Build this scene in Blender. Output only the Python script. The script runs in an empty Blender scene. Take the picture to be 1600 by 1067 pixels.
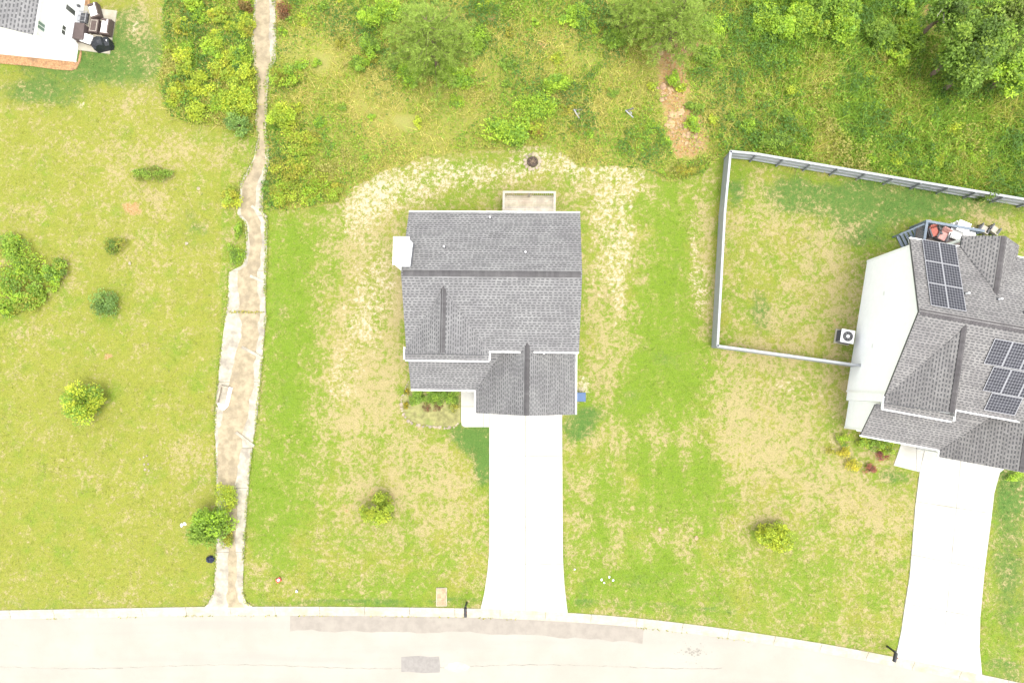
import bpy, math, random
import numpy as np
from mathutils import Vector, Matrix
random.seed(7); RNG = np.random.default_rng(7)
S = bpy.context.scene; COL = S.collection
# ------------------------------------------------------------------ camera, sky, sun, exposure
CAM_H = 46.0; FPX = 1067.0
_nd = Vector((29.0, -66.5, -FPX)).normalized()              # where straight down falls in the photograph
CAM_Q = _nd.rotation_difference(Vector((0, 0, -1)))
cd = bpy.data.cameras.new('camera'); cam = bpy.data.objects.new('camera', cd); COL.objects.link(cam)
cam.location = (0, 0, CAM_H); cam.rotation_mode = 'QUATERNION'; cam.rotation_quaternion = CAM_Q
cd.sensor_width = 36; cd.lens = 36 * FPX / 1600; cd.clip_end = 2000; cd.clip_start = 0.5
S.camera = cam
SUN_EL, SUN_AZ = math.radians(77), math.radians(140)         # azimuth clockwise from +Y
w = bpy.data.worlds.new('World'); S.world = w; w.use_nodes = True
nt = w.node_tree; nt.nodes.clear()
sky = nt.nodes.new('ShaderNodeTexSky'); sky.sky_type = 'NISHITA'; sky.sun_disc = False
sky.sun_elevation = SUN_EL; sky.sun_rotation = SUN_AZ; sky.dust_density = 3.0; sky.air_density = 1.0
hs = nt.nodes.new('ShaderNodeHueSaturation'); hs.inputs['Saturation'].default_value = 0.22   # overcast: nearly white
bg = nt.nodes.new('ShaderNodeBackground'); bg.inputs['Strength'].default_value = 0.15
wo = nt.nodes.new('ShaderNodeOutputWorld')
nt.links.new(sky.outputs[0], hs.inputs['Color']); nt.links.new(hs.outputs[0], bg.inputs['Color']); nt.links.new(bg.outputs[0], wo.inputs[0])
sl = bpy.data.lights.new('sun', 'SUN'); sl.energy = 0.65; sl.angle = math.radians(26); sl.color = (1.0, 0.95, 0.86)
so = bpy.data.objects.new('sun', sl); COL.objects.link(so)
sd = Vector((math.sin(SUN_AZ) * math.cos(SUN_EL), math.cos(SUN_AZ) * math.cos(SUN_EL), math.sin(SUN_EL)))
so.rotation_mode = 'QUATERNION'; so.rotation_quaternion = (-sd).to_track_quat('-Z', 'Y'); so.location = sd * 80
S.view_settings.view_transform = 'Standard'; S.view_settings.look = 'None'; S.view_settings.gamma = 1
S.view_settings.use_curve_mapping = False; S.view_settings.exposure = 1.86
S.render.engine = 'CYCLES'

# ------------------------------------------------------------------ pixel <-> place
RM = np.array(CAM_Q.to_matrix())
C0 = np.array([0, 0, CAM_H])
def ray(px, py): return RM @ np.array([px - 800.0, 533.5 - py, -FPX])
def P(px, py, z=0.0):
    d = ray(px, py); return C0 + d * ((z - CAM_H) / d[2])
def on_plane(px, py, p0, n):
    d = ray(px, py); return C0 + d * (np.dot(np.array(p0) - C0, n) / np.dot(d, n))
def Qv(x, y, z=0.0):                                         # world -> pixel, arrays
    p = np.stack([x, y, np.zeros_like(x) + z - CAM_H], -1) @ RM
    return 800 + p[..., 0] / -p[..., 2] * FPX, 533.5 - p[..., 1] / -p[..., 2] * FPX

# ------------------------------------------------------------------ noise
def vnoise(x, y, seed=0):
    r = np.random.default_rng(seed).random((256, 256))
    xi = np.floor(x).astype(int); yi = np.floor(y).astype(int); fx = x - xi; fy = y - yi
    fx = fx * fx * (3 - 2 * fx); fy = fy * fy * (3 - 2 * fy)
    a = r[xi % 256, yi % 256]; b = r[(xi + 1) % 256, yi % 256]; c = r[xi % 256, (yi + 1) % 256]; d = r[(xi + 1) % 256, (yi + 1) % 256]
    return (a * (1 - fx) + b * fx) * (1 - fy) + (c * (1 - fx) + d * fx) * fy
def fbm(x, y, seed=0, oct=4, sc=1.0):
    s = 0; a = 0.5; t = 0
    for o in range(oct):
        s = s + a * vnoise(x * sc * 2 ** o + 37.1 * o, y * sc * 2 ** o - 11.7 * o, seed + o); t += a; a *= 0.55
    return s / t
def sstep(a, b, x):
    t = np.clip((x - a) / (b - a), 0, 1); return t * t * (3 - 2 * t)
def inpoly(px, py, poly):
    r = np.zeros(np.shape(px), bool); n = len(poly); j = n - 1
    for i in range(n):
        xi, yi = poly[i]; xj, yj = poly[j]
        if yi != yj:
            c = ((yi > py) != (yj > py)) & (px < (xj - xi) * (py - yi) / (yj - yi) + xi); r ^= c
        j = i
    return r
def blob(px, py, cx, cy, rx, ry, ang=0.0, p=1.0):
    a = math.radians(ang); dx = px - cx; dy = py - cy
    u = (dx * math.cos(a) + dy * math.sin(a)) / rx; v = (-dx * math.sin(a) + dy * math.cos(a)) / ry
    return np.exp(-((u * u + v * v) ** p) * 0.9)

# ------------------------------------------------------------------ materials
def newmat(name):
    m = bpy.data.materials.new(name); m.use_nodes = True; t = m.node_tree; t.nodes.clear()
    o = t.nodes.new('ShaderNodeOutputMaterial'); b = t.nodes.new('ShaderNodeBsdfPrincipled')
    t.links.new(b.outputs[0], o.inputs[0]); b.inputs['Roughness'].default_value = 0.85
    try: b.inputs['Specular IOR Level'].default_value = 0.25
    except Exception: pass
    return m, t, b, o
def N(t, kind, **kw):
    n = t.nodes.new(kind)
    for k, v in kw.items():
        if hasattr(n, k): setattr(n, k, v)
        else: n.inputs[k].default_value = v
    return n
def noise(t, scale, detail=4, rough=0.6, vec=None):
    n = N(t, 'ShaderNodeTexNoise'); n.inputs['Scale'].default_value = scale; n.inputs['Detail'].default_value = detail; n.inputs['Roughness'].default_value = rough
    if vec is not None: t.links.new(vec, n.inputs['Vector'])
    return n
def mixc(t, fac, a, b, blend='MIX'):
    m = t.nodes.new('ShaderNodeMix'); m.data_type = 'RGBA'; m.blend_type = blend
    for sock, val in ((m.inputs[0], fac), (m.inputs[6], a), (m.inputs[7], b)):
        if isinstance(val, (int, float)): sock.default_value = val
        elif isinstance(val, tuple): sock.default_value = (*val[:3], 1)
        else: t.links.new(val, sock)
    return m.outputs[2]
def ramp(t, fac, lo, hi, a=0.0, b=1.0):
    m = t.nodes.new('ShaderNodeMapRange'); m.interpolation_type = 'SMOOTHSTEP'
    t.links.new(fac, m.inputs[0]); m.inputs[1].default_value = lo; m.inputs[2].default_value = hi; m.inputs[3].default_value = a; m.inputs[4].default_value = b
    return m.outputs[0]
def mth(t, op, a, b):
    m = t.nodes.new('ShaderNodeMath'); m.operation = op
    for s, v in ((m.inputs[0], a), (m.inputs[1], b)):
        if isinstance(v, (int, float)): s.default_value = v
        else: t.links.new(v, s)
    return m.outputs[0]
def geo(t): return N(t, 'ShaderNodeTexCoord').outputs['Object']
def wpos(t): return N(t, 'ShaderNodeNewGeometry').outputs['Position']
def bump(t, b, h, strength=0.3, dist=0.02):
    n = t.nodes.new('ShaderNodeBump'); n.inputs['Strength'].default_value = strength; n.inputs['Distance'].default_value = dist
    t.links.new(h, n.inputs['Height']); t.links.new(n.outputs[0], b.inputs['Normal'])
def plain(name, col, var=0.12, scale=6.0, rough=0.8, stain=None, stscale=0.6, bmp=0.15, metallic=0.0, attr=False):
    m, t, b, o = newmat(name); v = wpos(t)
    n = noise(t, scale, 5, 0.65, v)
    c = mixc(t, ramp(t, n.outputs[0], 0.3, 0.7), tuple(x * (1 - var) for x in col), tuple(min(1, x * (1 + var)) for x in col))
    if stain:
        n2 = noise(t, stscale, 5, 0.6, v); c = mixc(t, ramp(t, n2.outputs[0], 0.48, 0.72, 0, 0.8), c, stain)
    if attr:
        a = N(t, 'ShaderNodeAttribute', attribute_name='Col'); c = mixc(t, 1.0, c, a.outputs['Color'], 'MULTIPLY')
        nw = noise(t, 0.9, 5, 0.65, v); nw.inputs['Distortion'].default_value = 0.8; c = mixc(t, 1.0, c, mixc(t, ramp(t, nw.outputs[0], 0.32, 0.68), (0.86, 0.85, 0.86), (1.08, 1.08, 1.07)), 'MULTIPLY')
    t.links.new(c, b.inputs['Base Color']); b.inputs['Roughness'].default_value = rough; b.inputs['Metallic'].default_value = metallic
    if bmp: bump(t, b, n.outputs[0], bmp)
    return m
def leafmat(name, transl=0.5):
    m, t, b, o = newmat(name); a = N(t, 'ShaderNodeAttribute', attribute_name='Col')
    n = noise(t, 9.0, 2, 0.5, wpos(t)); c = mixc(t, ramp(t, n.outputs[0], 0.3, 0.7), (0.82, 0.82, 0.82), (1.15, 1.15, 1.1)); c = mixc(t, 1.0, a.outputs['Color'], c, 'MULTIPLY')
    t.links.new(c, b.inputs['Base Color']); b.inputs['Roughness'].default_value = 0.55
    tr = t.nodes.new('ShaderNodeBsdfTranslucent'); t.links.new(c, tr.inputs['Color'])
    mx = t.nodes.new('ShaderNodeMixShader'); mx.inputs[0].default_value = transl
    t.links.new(b.outputs[0], mx.inputs[1]); t.links.new(tr.outputs[0], mx.inputs[2]); t.links.new(mx.outputs[0], o.inputs[0])
    return m

M = {}
M['leaf'] = leafmat('leaf_green'); M['grass'] = leafmat('grass_blade', 0.25)
M['bark'] = plain('bark', (0.16, 0.115, 0.08), 0.3, 14)
M['shingle'] = plain('asphalt_shingle', (1, 1, 1), 0.16, 34, 0.92, attr=True, bmp=0.1)
M['cap'] = plain('ridge_cap_shingle', (1, 1, 1), 0.15, 30, 0.92, attr=True)
M['underlay'] = plain('shingle_shadow_line', (0.085, 0.084, 0.085), 0.2, 20, 0.95)
M['siding'] = plain('white_siding', (0.88, 0.885, 0.88), 0.025, 3, 0.55, bmp=0.03)
M['trim'] = plain('white_trim', (0.82, 0.815, 0.8), 0.03, 5, 0.5, bmp=0.03)
M['gutter'] = plain('white_gutter_metal', (0.76, 0.76, 0.74), 0.06, 2.5, 0.4, bmp=0.03)
M['concrete'] = plain('new_concrete', (0.385, 0.375, 0.34), 0.06, 1.2, 0.9, stain=(0.31, 0.295, 0.25), stscale=0.35, bmp=0.08)
M['curb'] = plain('curb_concrete', (0.345, 0.32, 0.255), 0.12, 2.2, 0.9, stain=(0.27, 0.24, 0.17), stscale=0.9)
M['oldconc'] = plain('weathered_concrete', (0.325, 0.295, 0.232), 0.22, 2.2, 0.92, stain=(0.185, 0.162, 0.13), stscale=0.9, bmp=0.3)
M['dirt'] = plain('silt_on_concrete', (0.27, 0.222, 0.145), 0.22, 2.0, 0.95, stain=(0.19, 0.156, 0.108), stscale=0.8, bmp=0.4)
M['tarpatch'] = plain('newer_asphalt_patch', (0.232, 0.207, 0.174), 0.08, 2.0, 0.9, stain=(0.262, 0.238, 0.198), stscale=0.8)
M['tarpatch2'] = plain('square_asphalt_patch', (0.205, 0.19, 0.172), 0.1, 4.0, 0.9)
M['palepatch'] = plain('pale_road_patch', (0.31, 0.3, 0.255), 0.08, 3.0)
M['crack'] = plain('sealed_crack', (0.205, 0.19, 0.16), 0.2, 8)
M['fence'] = plain('grey_painted_fence', (0.3, 0.31, 0.32), 0.06, 3.0, 0.6, bmp=0.05)
M['fencepost'] = plain('grey_painted_post', (0.2, 0.21, 0.218), 0.1, 4.0, 0.6)
M['deckwood'] = plain('pale_weathered_decking', (0.4, 0.365, 0.29), 0.16, 3.0, 0.85, stain=(0.31, 0.265, 0.21), stscale=0.8, attr=True)
M['deckrail'] = plain('pale_deck_railing', (0.34, 0.31, 0.26), 0.12, 5.0, 0.8)
M['bluegrey'] = plain('blue_grey_paint', (0.15, 0.18, 0.215), 0.1, 4.0, 0.6)
M['greydeck'] = plain('grey_brown_decking', (0.14, 0.12, 0.11), 0.2, 4.0, 0.85, attr=True)
M['black'] = plain('black_cover', (0.022, 0.024, 0.028), 0.25, 5.0, 0.5)
M['blackmetal'] = plain('black_metal', (0.03, 0.03, 0.033), 0.15, 8.0, 0.45)
M['brown'] = plain('brown_wicker', (0.095, 0.07, 0.062), 0.2, 12.0, 0.7)
M['brown2'] = plain('brown_resin', (0.105, 0.08, 0.075), 0.1, 5.0, 0.6)
M['white'] = plain('white_cushion', (0.78, 0.77, 0.75), 0.04, 4.0, 0.8)
M['grey'] = plain('light_grey_metal', (0.3, 0.3, 0.3), 0.1, 6.0, 0.5)
M['dgrey'] = plain('dark_grey_metal', (0.09, 0.09, 0.095), 0.15, 8.0, 0.5)
M['blue'] = plain('blue_plastic', (0.05, 0.095, 0.19), 0.08, 4.0, 0.45)
M['red'] = plain('red_fabric', (0.4, 0.13, 0.1), 0.12, 6.0, 0.75)
M['pink'] = plain('pink_fabric', (0.5, 0.27, 0.24), 0.1, 6.0, 0.75)
M['redplastic'] = plain('red_plastic', (0.5, 0.06, 0.05), 0.1, 6.0, 0.5)
M['navy'] = plain('dark_navy_plastic', (0.02, 0.024, 0.05), 0.3, 8.0, 0.4)
M['stone'] = plain('pale_stone', (0.29, 0.25, 0.19), 0.25, 4.0, 0.9, attr=True, bmp=0.4)
M['clayrock'] = plain('clay_rock', (0.35, 0.245, 0.15), 0.25, 5.0, 0.9, attr=True, bmp=0.4)
M['ash'] = plain('charred_ash', (0.06, 0.045, 0.035), 0.5, 9.0, 0.95)
M['solarframe'] = plain('aluminium_frame', (0.36, 0.36, 0.37), 0.05, 6.0, 0.35, metallic=0.2, bmp=0)
M['solarcell'] = plain('dark_solar_cell', (0.026, 0.026, 0.032), 0.25, 3.0, 0.3, bmp=0)
M['solarback'] = plain('white_solar_backsheet', (0.15, 0.15, 0.16), 0.05, 6.0, 0.4, bmp=0)
M['flowery'] = leafmat('petals')
M['mulch'] = plain('pine_straw_mulch', (0.33, 0.19, 0.095), 0.35, 9.0, 0.95, stain=(0.2, 0.12, 0.07), stscale=1.5, bmp=0.5)
M['bedsoil'] = plain('bed_soil', (0.2, 0.19, 0.075), 0.3, 3.0, 0.95, stain=(0.13, 0.19, 0.03), stscale=0.9, bmp=0.5)
m, t, b, o = newmat('window_glass'); b.inputs['Base Color'].default_value = (0.07, 0.075, 0.065, 1); b.inputs['Roughness'].default_value = 0.08; M['glass'] = m
m, t, b, o = newmat('window_curtain_glass'); b.inputs['Base Color'].default_value = (0.2, 0.27, 0.23, 1); b.inputs['Roughness'].default_value = 0.12; M['glass2'] = m
# road: old sun-bleached asphalt
m, t, b, o = newmat('bleached_asphalt'); v = wpos(t)
n1 = noise(t, 0.35, 5, 0.6, v); n2 = noise(t, 28, 3, 0.7, v); n3 = noise(t, 2.6, 5, 0.7, v)
mp = N(t, 'ShaderNodeMapping'); mp.inputs['Scale'].default_value = (0.05, 0.9, 1); t.links.new(v, mp.inputs[0]); n4 = noise(t, 1.0, 4, 0.6, mp.outputs[0])
c = mixc(t, ramp(t, n1.outputs[0], 0.3, 0.7), (0.276, 0.257, 0.214), (0.305, 0.286, 0.243))
c = mixc(t, ramp(t, n4.outputs[0], 0.45, 0.75, 0, 0.5), c, (0.243, 0.228, 0.2))
c = mixc(t, ramp(t, n3.outputs[0], 0.55, 0.8, 0, 0.5), c, (0.235, 0.222, 0.196)); c = mixc(t, ramp(t, n2.outputs[0], 0.35, 0.75, 0, 0.4), c, (0.215, 0.205, 0.186))
t.links.new(c, b.inputs['Base Color']); bump(t, b, n2.outputs[0], 0.3, 0.01); M['road'] = m

# ground: living grass, dead grass, straw, soil, rough weeds; the amounts are vertex attributes, the break-up is noise
LUSH = (0.062, 0.128, 0.026); GREEN = (0.122, 0.19, 0.014); YELLOW = (0.19, 0.202, 0.028); DRY = (0.285, 0.236, 0.118); PALE = (0.41, 0.358, 0.265)
SOIL = (0.28, 0.15, 0.055); WILD = (0.2, 0.225, 0.03); SAND = (0.36, 0.3, 0.2)
m, t, b, o = newmat('lawn_and_rough_ground'); v = wpos(t)
a1 = N(t, 'ShaderNodeAttribute', attribute_name='A1'); a2 = N(t, 'ShaderNodeAttribute', attribute_name='A2')
s1 = N(t, 'ShaderNodeSeparateColor'); s2 = N(t, 'ShaderNodeSeparateColor'); t.links.new(a1.outputs['Color'], s1.inputs[0]); t.links.new(a2.outputs['Color'], s2.inputs[0])
nf = noise(t, 1.9, 8, 0.74, v); nf2 = noise(t, 3.6, 9, 0.8, v); nf2.inputs['Distortion'].default_value = 0.35; nb = noise(t, 17, 4, 0.75, v); nl = noise(t, 0.55, 5, 0.6, v); nx = noise(t, 6.5, 5, 0.7, v)
def brk(val, n, amp, lo, hi, mx=1.0):
    s = mth(t, 'ADD', val, mth(t, 'MULTIPLY', mth(t, 'SUBTRACT', n.outputs[0], 0.5), amp)); return ramp(t, s, lo, hi, 0, mx)
nm = noise(t, 0.95, 6, 0.72, v); nm.inputs['Distortion'].default_value = 0.6
g = mixc(t, brk(s2.outputs[2], nl, 1.5, 0.25, 0.75), GREEN, YELLOW)
g = mixc(t, ramp(t, nm.outputs[0], 0.46, 0.7, 0, 0.35), g, mixc(t, 0.5, g, (0.24, 0.225, 0.07)))
g = mixc(t, ramp(t, nx.outputs[0], 0.42, 0.75, 0, 0.45), g, (0.11, 0.155, 0.034))
LUSHF = brk(s1.outputs[1], nm, 1.2, 0.22, 0.72, 0.9)
g = mixc(t, LUSHF, g, LUSH)
dsum = mth(t, 'ADD', s1.outputs[0], mth(t, 'MULTIPLY', mth(t, 'SUBTRACT', nm.outputs[0], 0.5), 1.6))
g = mixc(t, brk(dsum, nf2, 3.0, 0.05, 0.75, 0.45), g, (0.235, 0.205, 0.066))
g = mixc(t, brk(dsum, nf2, 3.2, 0.42, 0.8, 0.92), g, DRY)
psum = mth(t, 'ADD', s2.outputs[0], mth(t, 'MULTIPLY', mth(t, 'SUBTRACT', nm.outputs[0], 0.5), 1.0))
g = mixc(t, brk(psum, nf2, 2.6, 0.3, 0.8, 0.45), g, (0.33, 0.28, 0.15))
g = mixc(t, brk(psum, nf2, 4.2, 0.55, 0.95, 0.92), g, PALE)
g = mixc(t, brk(s2.outputs[1], nf, 0.8, 0.3, 0.7, 0.9), g, mixc(t, ramp(t, nf2.outputs[0], 0.35, 0.65), (0.24, 0.21, 0.07), WILD))
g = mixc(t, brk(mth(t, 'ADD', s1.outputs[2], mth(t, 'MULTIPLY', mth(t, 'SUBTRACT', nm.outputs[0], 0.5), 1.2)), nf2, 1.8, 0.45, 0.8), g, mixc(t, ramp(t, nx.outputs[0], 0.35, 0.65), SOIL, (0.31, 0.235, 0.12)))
nsp = noise(t, 2.7, 2, 0.4, v); g = mixc(t, ramp(t, nsp.outputs[0], 0.7, 0.76, 0, 0.6), g, (0.1, 0.13, 0.03))
g = mixc(t, 1.0, g, mixc(t, ramp(t, nb.outputs[0], 0.28, 0.72), (0.66, 0.68, 0.64), (1.28, 1.25, 1.2)), 'MULTIPLY')
t.links.new(g, b.inputs['Base Color']); bump(t, b, mixc(t, 0.5, nb.outputs[0], nf2.outputs[0]), 0.8, 0.06); b.inputs['Roughness'].default_value = 0.95
M['ground'] = m

# ------------------------------------------------------------------ mesh helpers
class MB:
    def __init__(s): s.v = []; s.f = []; s.c = []
    def quadpts(s, pts, col=(1, 1, 1)):
        k = len(s.v); s.v += [tuple(p) for p in pts]; s.f.append(tuple(range(k, k + len(pts)))); s.c.append(col); return s
    def box(s, o, a, b, c, col=(1, 1, 1), bottom=True):     # corner o and three edge vectors
        o, a, b, c = (np.array(q, float) for q in (o, a, b, c)); k = len(s.v)
        if np.dot(np.cross(a, b), c) < 0: o = o + a; a = -a
        for z in (0, 1):
            for (i, j) in ((0, 0), (1, 0), (1, 1), (0, 1)): s.v.append(tuple(o + a * i + b * j + c * z))
        F = [(4, 5, 6, 7), (0, 1, 5, 4), (1, 2, 6, 5), (2, 3, 7, 6), (3, 0, 4, 7)]
        if bottom: F.append((3, 2, 1, 0))
        for q in F: s.f.append(tuple(k + i for i in q)); s.c.append(col)
        return s
    def bx(s, x0, x1, y0, y1, z0, z1, col=(1, 1, 1)): return s.box((x0, y0, z0), (x1 - x0, 0, 0), (0, y1 - y0, 0), (0, 0, z1 - z0), col)
    def bar(s, p, q, wd, ht=None, col=(1, 1, 1), up=(0, 0, 1)):  # square bar from p to q
        p = np.array(p, float); q = np.array(q, float); d = q - p; ht = ht or wd; u = np.array(up, float)
        if abs(np.dot(d / np.linalg.norm(d), u)) > 0.95: u = np.array([1.0, 0, 0])
        r = np.cross(d, u); r /= np.linalg.norm(r); n = np.cross(r, d); n /= np.linalg.norm(n)
        return s.box(p - r * wd / 2 - n * ht / 2, d, r * wd, n * ht, col)
    def tube(s, p, q, r0, r1, n=8, col=(1, 1, 1), cap=True):
        p = np.array(p, float); q = np.array(q, float); d = (q - p) / np.linalg.norm(q - p)
        u = np.cross(d, (0.3, 0.2, 0.93) if abs(d[2]) < 0.9 else (1, 0, 0)); u /= np.linalg.norm(u); w_ = np.cross(d, u); k = len(s.v)
        for (c_, r) in ((p, r0), (q, r1)):
            for i in range(n):
                a = 2 * math.pi * i / n; s.v.append(tuple(c_ + (u * math.cos(a) + w_ * math.sin(a)) * r))
        for i in range(n): j = (i + 1) % n; s.f.append((k + i, k + j, k + n + j, k + n + i)); s.c.append(col)
        if cap: s.f.append(tuple(k + n + i for i in range(n))); s.c.append(col); s.f.append(tuple(k + n - 1 - i for i in range(n))); s.c.append(col)
        return s
    def prism(s, poly, z0, z1, col=(1, 1, 1)):               # poly: list of xy
        a = sum(poly[i][0] * poly[(i + 1) % len(poly)][1] - poly[(i + 1) % len(poly)][0] * poly[i][1] for i in range(len(poly)))
        if a < 0: poly = poly[::-1]
        k = len(s.v); n = len(poly)
        s.v += [(p[0], p[1], z0) for p in poly] + [(p[0], p[1], z1) for p in poly]
        s.f.append(tuple(k + n + i for i in range(n))); s.c.append(col); s.f.append(tuple(k + n - 1 - i for i in range(n))); s.c.append(col)
        for i in range(n): j = (i + 1) % n; s.f.append((k + i, k + j, k + n + j, k + n + i)); s.c.append(col)
        return s
    def slab3(s, pts, down, col=(1, 1, 1)):                  # planar 3D polygon thickened straight down
        pts = [np.array(p, float) for p in pts]; n = len(pts); nn = np.cross(pts[1] - pts[0], pts[2] - pts[0])
        if nn[2] < 0: pts = pts[::-1]
        k = len(s.v); s.v += [tuple(p) for p in pts] + [tuple(p - np.array([0, 0, down])) for p in pts]
        s.f.append(tuple(range(k, k + n))); s.c.append(col); s.f.append(tuple(k + 2 * n - 1 - i for i in range(n))); s.c.append(col)
        for i in range(n): j = (i + 1) % n; s.f.append((k + n + i, k + n + j, k + j, k + i)); s.c.append(col)
        return s
    def build(s, name, mat, parent=None, org=(0, 0, 0), smooth=False, bevel=0):
        me = bpy.data.meshes.new(name); o_ = np.array(org, float)
        me.from_pydata([tuple(np.array(p) - o_) for p in s.v], [], s.f)
        at = me.attributes.new('Col', 'FLOAT_COLOR', 'CORNER')
        cc = np.ones((len(me.loops), 4), np.float32); k = 0
        for f, c_ in zip(s.f, s.c): cc[k:k + len(f), :3] = c_; k += len(f)
        at.data.foreach_set('color', cc.ravel())
        me.materials.append(M[mat] if isinstance(mat, str) else mat)
        if smooth: me.polygons.foreach_set('use_smooth', [True] * len(me.polygons))
        ob = bpy.data.objects.new(name, me); COL.objects.link(ob)
        if parent is None: ob.location = org
        else: ob.parent = parent
        if bevel:
            bv = ob.modifiers.new('bevel', 'BEVEL'); bv.width = bevel; bv.segments = 2; bv.limit_method = 'ANGLE'
        return ob
def tag(o, label, cat, group=None, kind=None):
    if label: o['label'] = label
    if cat: o['category'] = cat
    if group: o['group'] = group
    if kind: o['kind'] = kind
    return o
def struct(o, label=None, cat=None):
    o['kind'] = 'structure'
    if label: o['label'] = label; o['category'] = cat
    return o
def thing(name, label, cat, loc, rz=0.0, group=None):
    e = bpy.data.objects.new(name, None); COL.objects.link(e); e.location = tuple(loc); e.rotation_euler = (0, 0, rz); e.empty_display_size = 0.3
    return tag(e, label, cat, group)
def fast_mesh(name, verts, nper, cols, mat, parent=None, loc=None):
    """verts (n, nper, 3): n separate polygons; cols (n, 3)"""
    n = len(verts); me = bpy.data.meshes.new(name); me.vertices.add(n * nper); me.loops.add(n * nper); me.polygons.add(n)
    me.vertices.foreach_set('co', verts.astype(np.float32).ravel()); me.loops.foreach_set('vertex_index', np.arange(n * nper, dtype=np.int32))
    me.polygons.foreach_set('loop_start', np.arange(0, n * nper, nper, dtype=np.int32)); me.polygons.foreach_set('loop_total', np.full(n, nper, np.int32))
    at = me.attributes.new('Col', 'FLOAT_COLOR', 'CORNER'); c = np.ones((n, nper, 4), np.float32); c[:, :, :3] = np.clip(cols, 0.002, 1)[:, None, :]
    at.data.foreach_set('color', c.ravel()); me.materials.append(M[mat]); me.update()
    ob = bpy.data.objects.new(name, me); COL.objects.link(ob)
    if parent: ob.parent = parent
    if loc is not None: ob.location = loc
    return ob
def leaf_quads(c, d, size, rng, wr=0.55):
    """leaf rhombs at points c growing along d"""
    n = len(c); d = d / (np.linalg.norm(d, axis=1, keepdims=True) + 1e-9)
    r = rng.normal(size=(n, 3)) * 0.55 + np.array([0, 0, 1.0]); s = np.cross(d, r); s /= (np.linalg.norm(s, axis=1, keepdims=True) + 1e-9)
    L = size[:, None]; q = np.empty((n, 4, 3)); q[:, 0] = c - d * L * 0.5; q[:, 1] = c + s * L * wr * 0.5; q[:, 2] = c + d * L * 0.5; q[:, 3] = c - s * L * wr * 0.5
    return q
def foliage(rx, ry, h, n, leaf, pal, rng, clumps=14, z0=0.12, clump_r=0.34, flat=0.0):
    """leaves on the outside of many overlapping clumps; local coordinates, base at the origin"""
    cc = []; tries = 0
    while len(cc) < clumps and tries < 4000:
        tries += 1; p = rng.uniform(-1, 1, 3); rr = np.linalg.norm(p)
        if 0.3 < rr < 0.86 and p[2] > -0.75: cc.append(p)
    cc = np.array(cc); m_ = min(rx, ry)
    pick = rng.integers(0, len(cc), n); d = rng.normal(size=(n, 3)); d /= np.linalg.norm(d, axis=1, keepdims=True)
    rad = clump_r * rng.uniform(0.55, 1.08, n) * (0.75 + 0.5 * rng.random(len(cc)))[pick]
    loc = cc[pick] + d * rad[:, None]
    hz = h * (1 - z0) / 2; zc = h * z0 + hz
    pts = np.stack([loc[:, 0] * rx, loc[:, 1] * ry, zc + loc[:, 2] * hz], 1)
    pts[:, 2] = np.maximum(pts[:, 2], 0.04)
    gd = d + rng.normal(size=(n, 3)) * 0.7; gd[:, 2] = gd[:, 2] * 0.5 - 0.1
    q = leaf_quads(pts, gd, leaf * rng.uniform(0.6, 1.35, n), rng)
    pal = np.array(pal); ct = rng.integers(0, len(pal), len(cc)); tone = rng.uniform(0.78, 1.2, len(cc))
    alt = rng.random(n) < 0.22; ci = np.where(alt, rng.integers(0, len(pal), n), ct[pick])
    col = pal[ci] * tone[pick][:, None] * rng.uniform(0.8, 1.2, n)[:, None]
    return q, col, cc, (rx, ry, hz, zc)
def stems(mb, cc, dims, r, k=7):
    rx, ry, hz, zc = dims
    for p in cc[:k]:
        q = np.array([p[0] * rx, p[1] * ry, zc + p[2] * hz]); mid = np.array([q[0] * 0.35, q[1] * 0.35, q[2] * 0.5])
        mb.tube((0, 0, -0.03), mid, r, r * 0.65, 6, cap=False); mb.tube(mid, q, r * 0.65, r * 0.25, 5, cap=False)
G_YEL = [(0.235, 0.27, 0.03), (0.2, 0.25, 0.03), (0.145, 0.2, 0.03)]
G_MID = [(0.115, 0.185, 0.03), (0.145, 0.215, 0.032), (0.085, 0.14, 0.028)]
G_BRT = [(0.15, 0.235, 0.025), (0.19, 0.27, 0.03), (0.105, 0.18, 0.03)]
G_BLU = [(0.095, 0.16, 0.045), (0.12, 0.185, 0.046), (0.075, 0.13, 0.04)]
G_OLV = [(0.16, 0.165, 0.03), (0.2, 0.195, 0.03), (0.115, 0.13, 0.03)]
G_DRK = [(0.08, 0.135, 0.025), (0.105, 0.165, 0.03), (0.06, 0.1, 0.025)]
G_GOLD = [(0.3, 0.25, 0.03), (0.25, 0.23, 0.03), (0.18, 0.19, 0.03)]
G_RED = [(0.16, 0.06, 0.05), (0.12, 0.055, 0.05), (0.2, 0.09, 0.06)]
for _q in (G_YEL, G_MID, G_BRT, G_BLU, G_OLV, G_DRK, G_GOLD, G_RED):
    _q[:] = [(min(0.6, a * 2.2), min(0.6, b * 2.1), c * 2.0) for a, b, c in _q]
NPL = [0]
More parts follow.
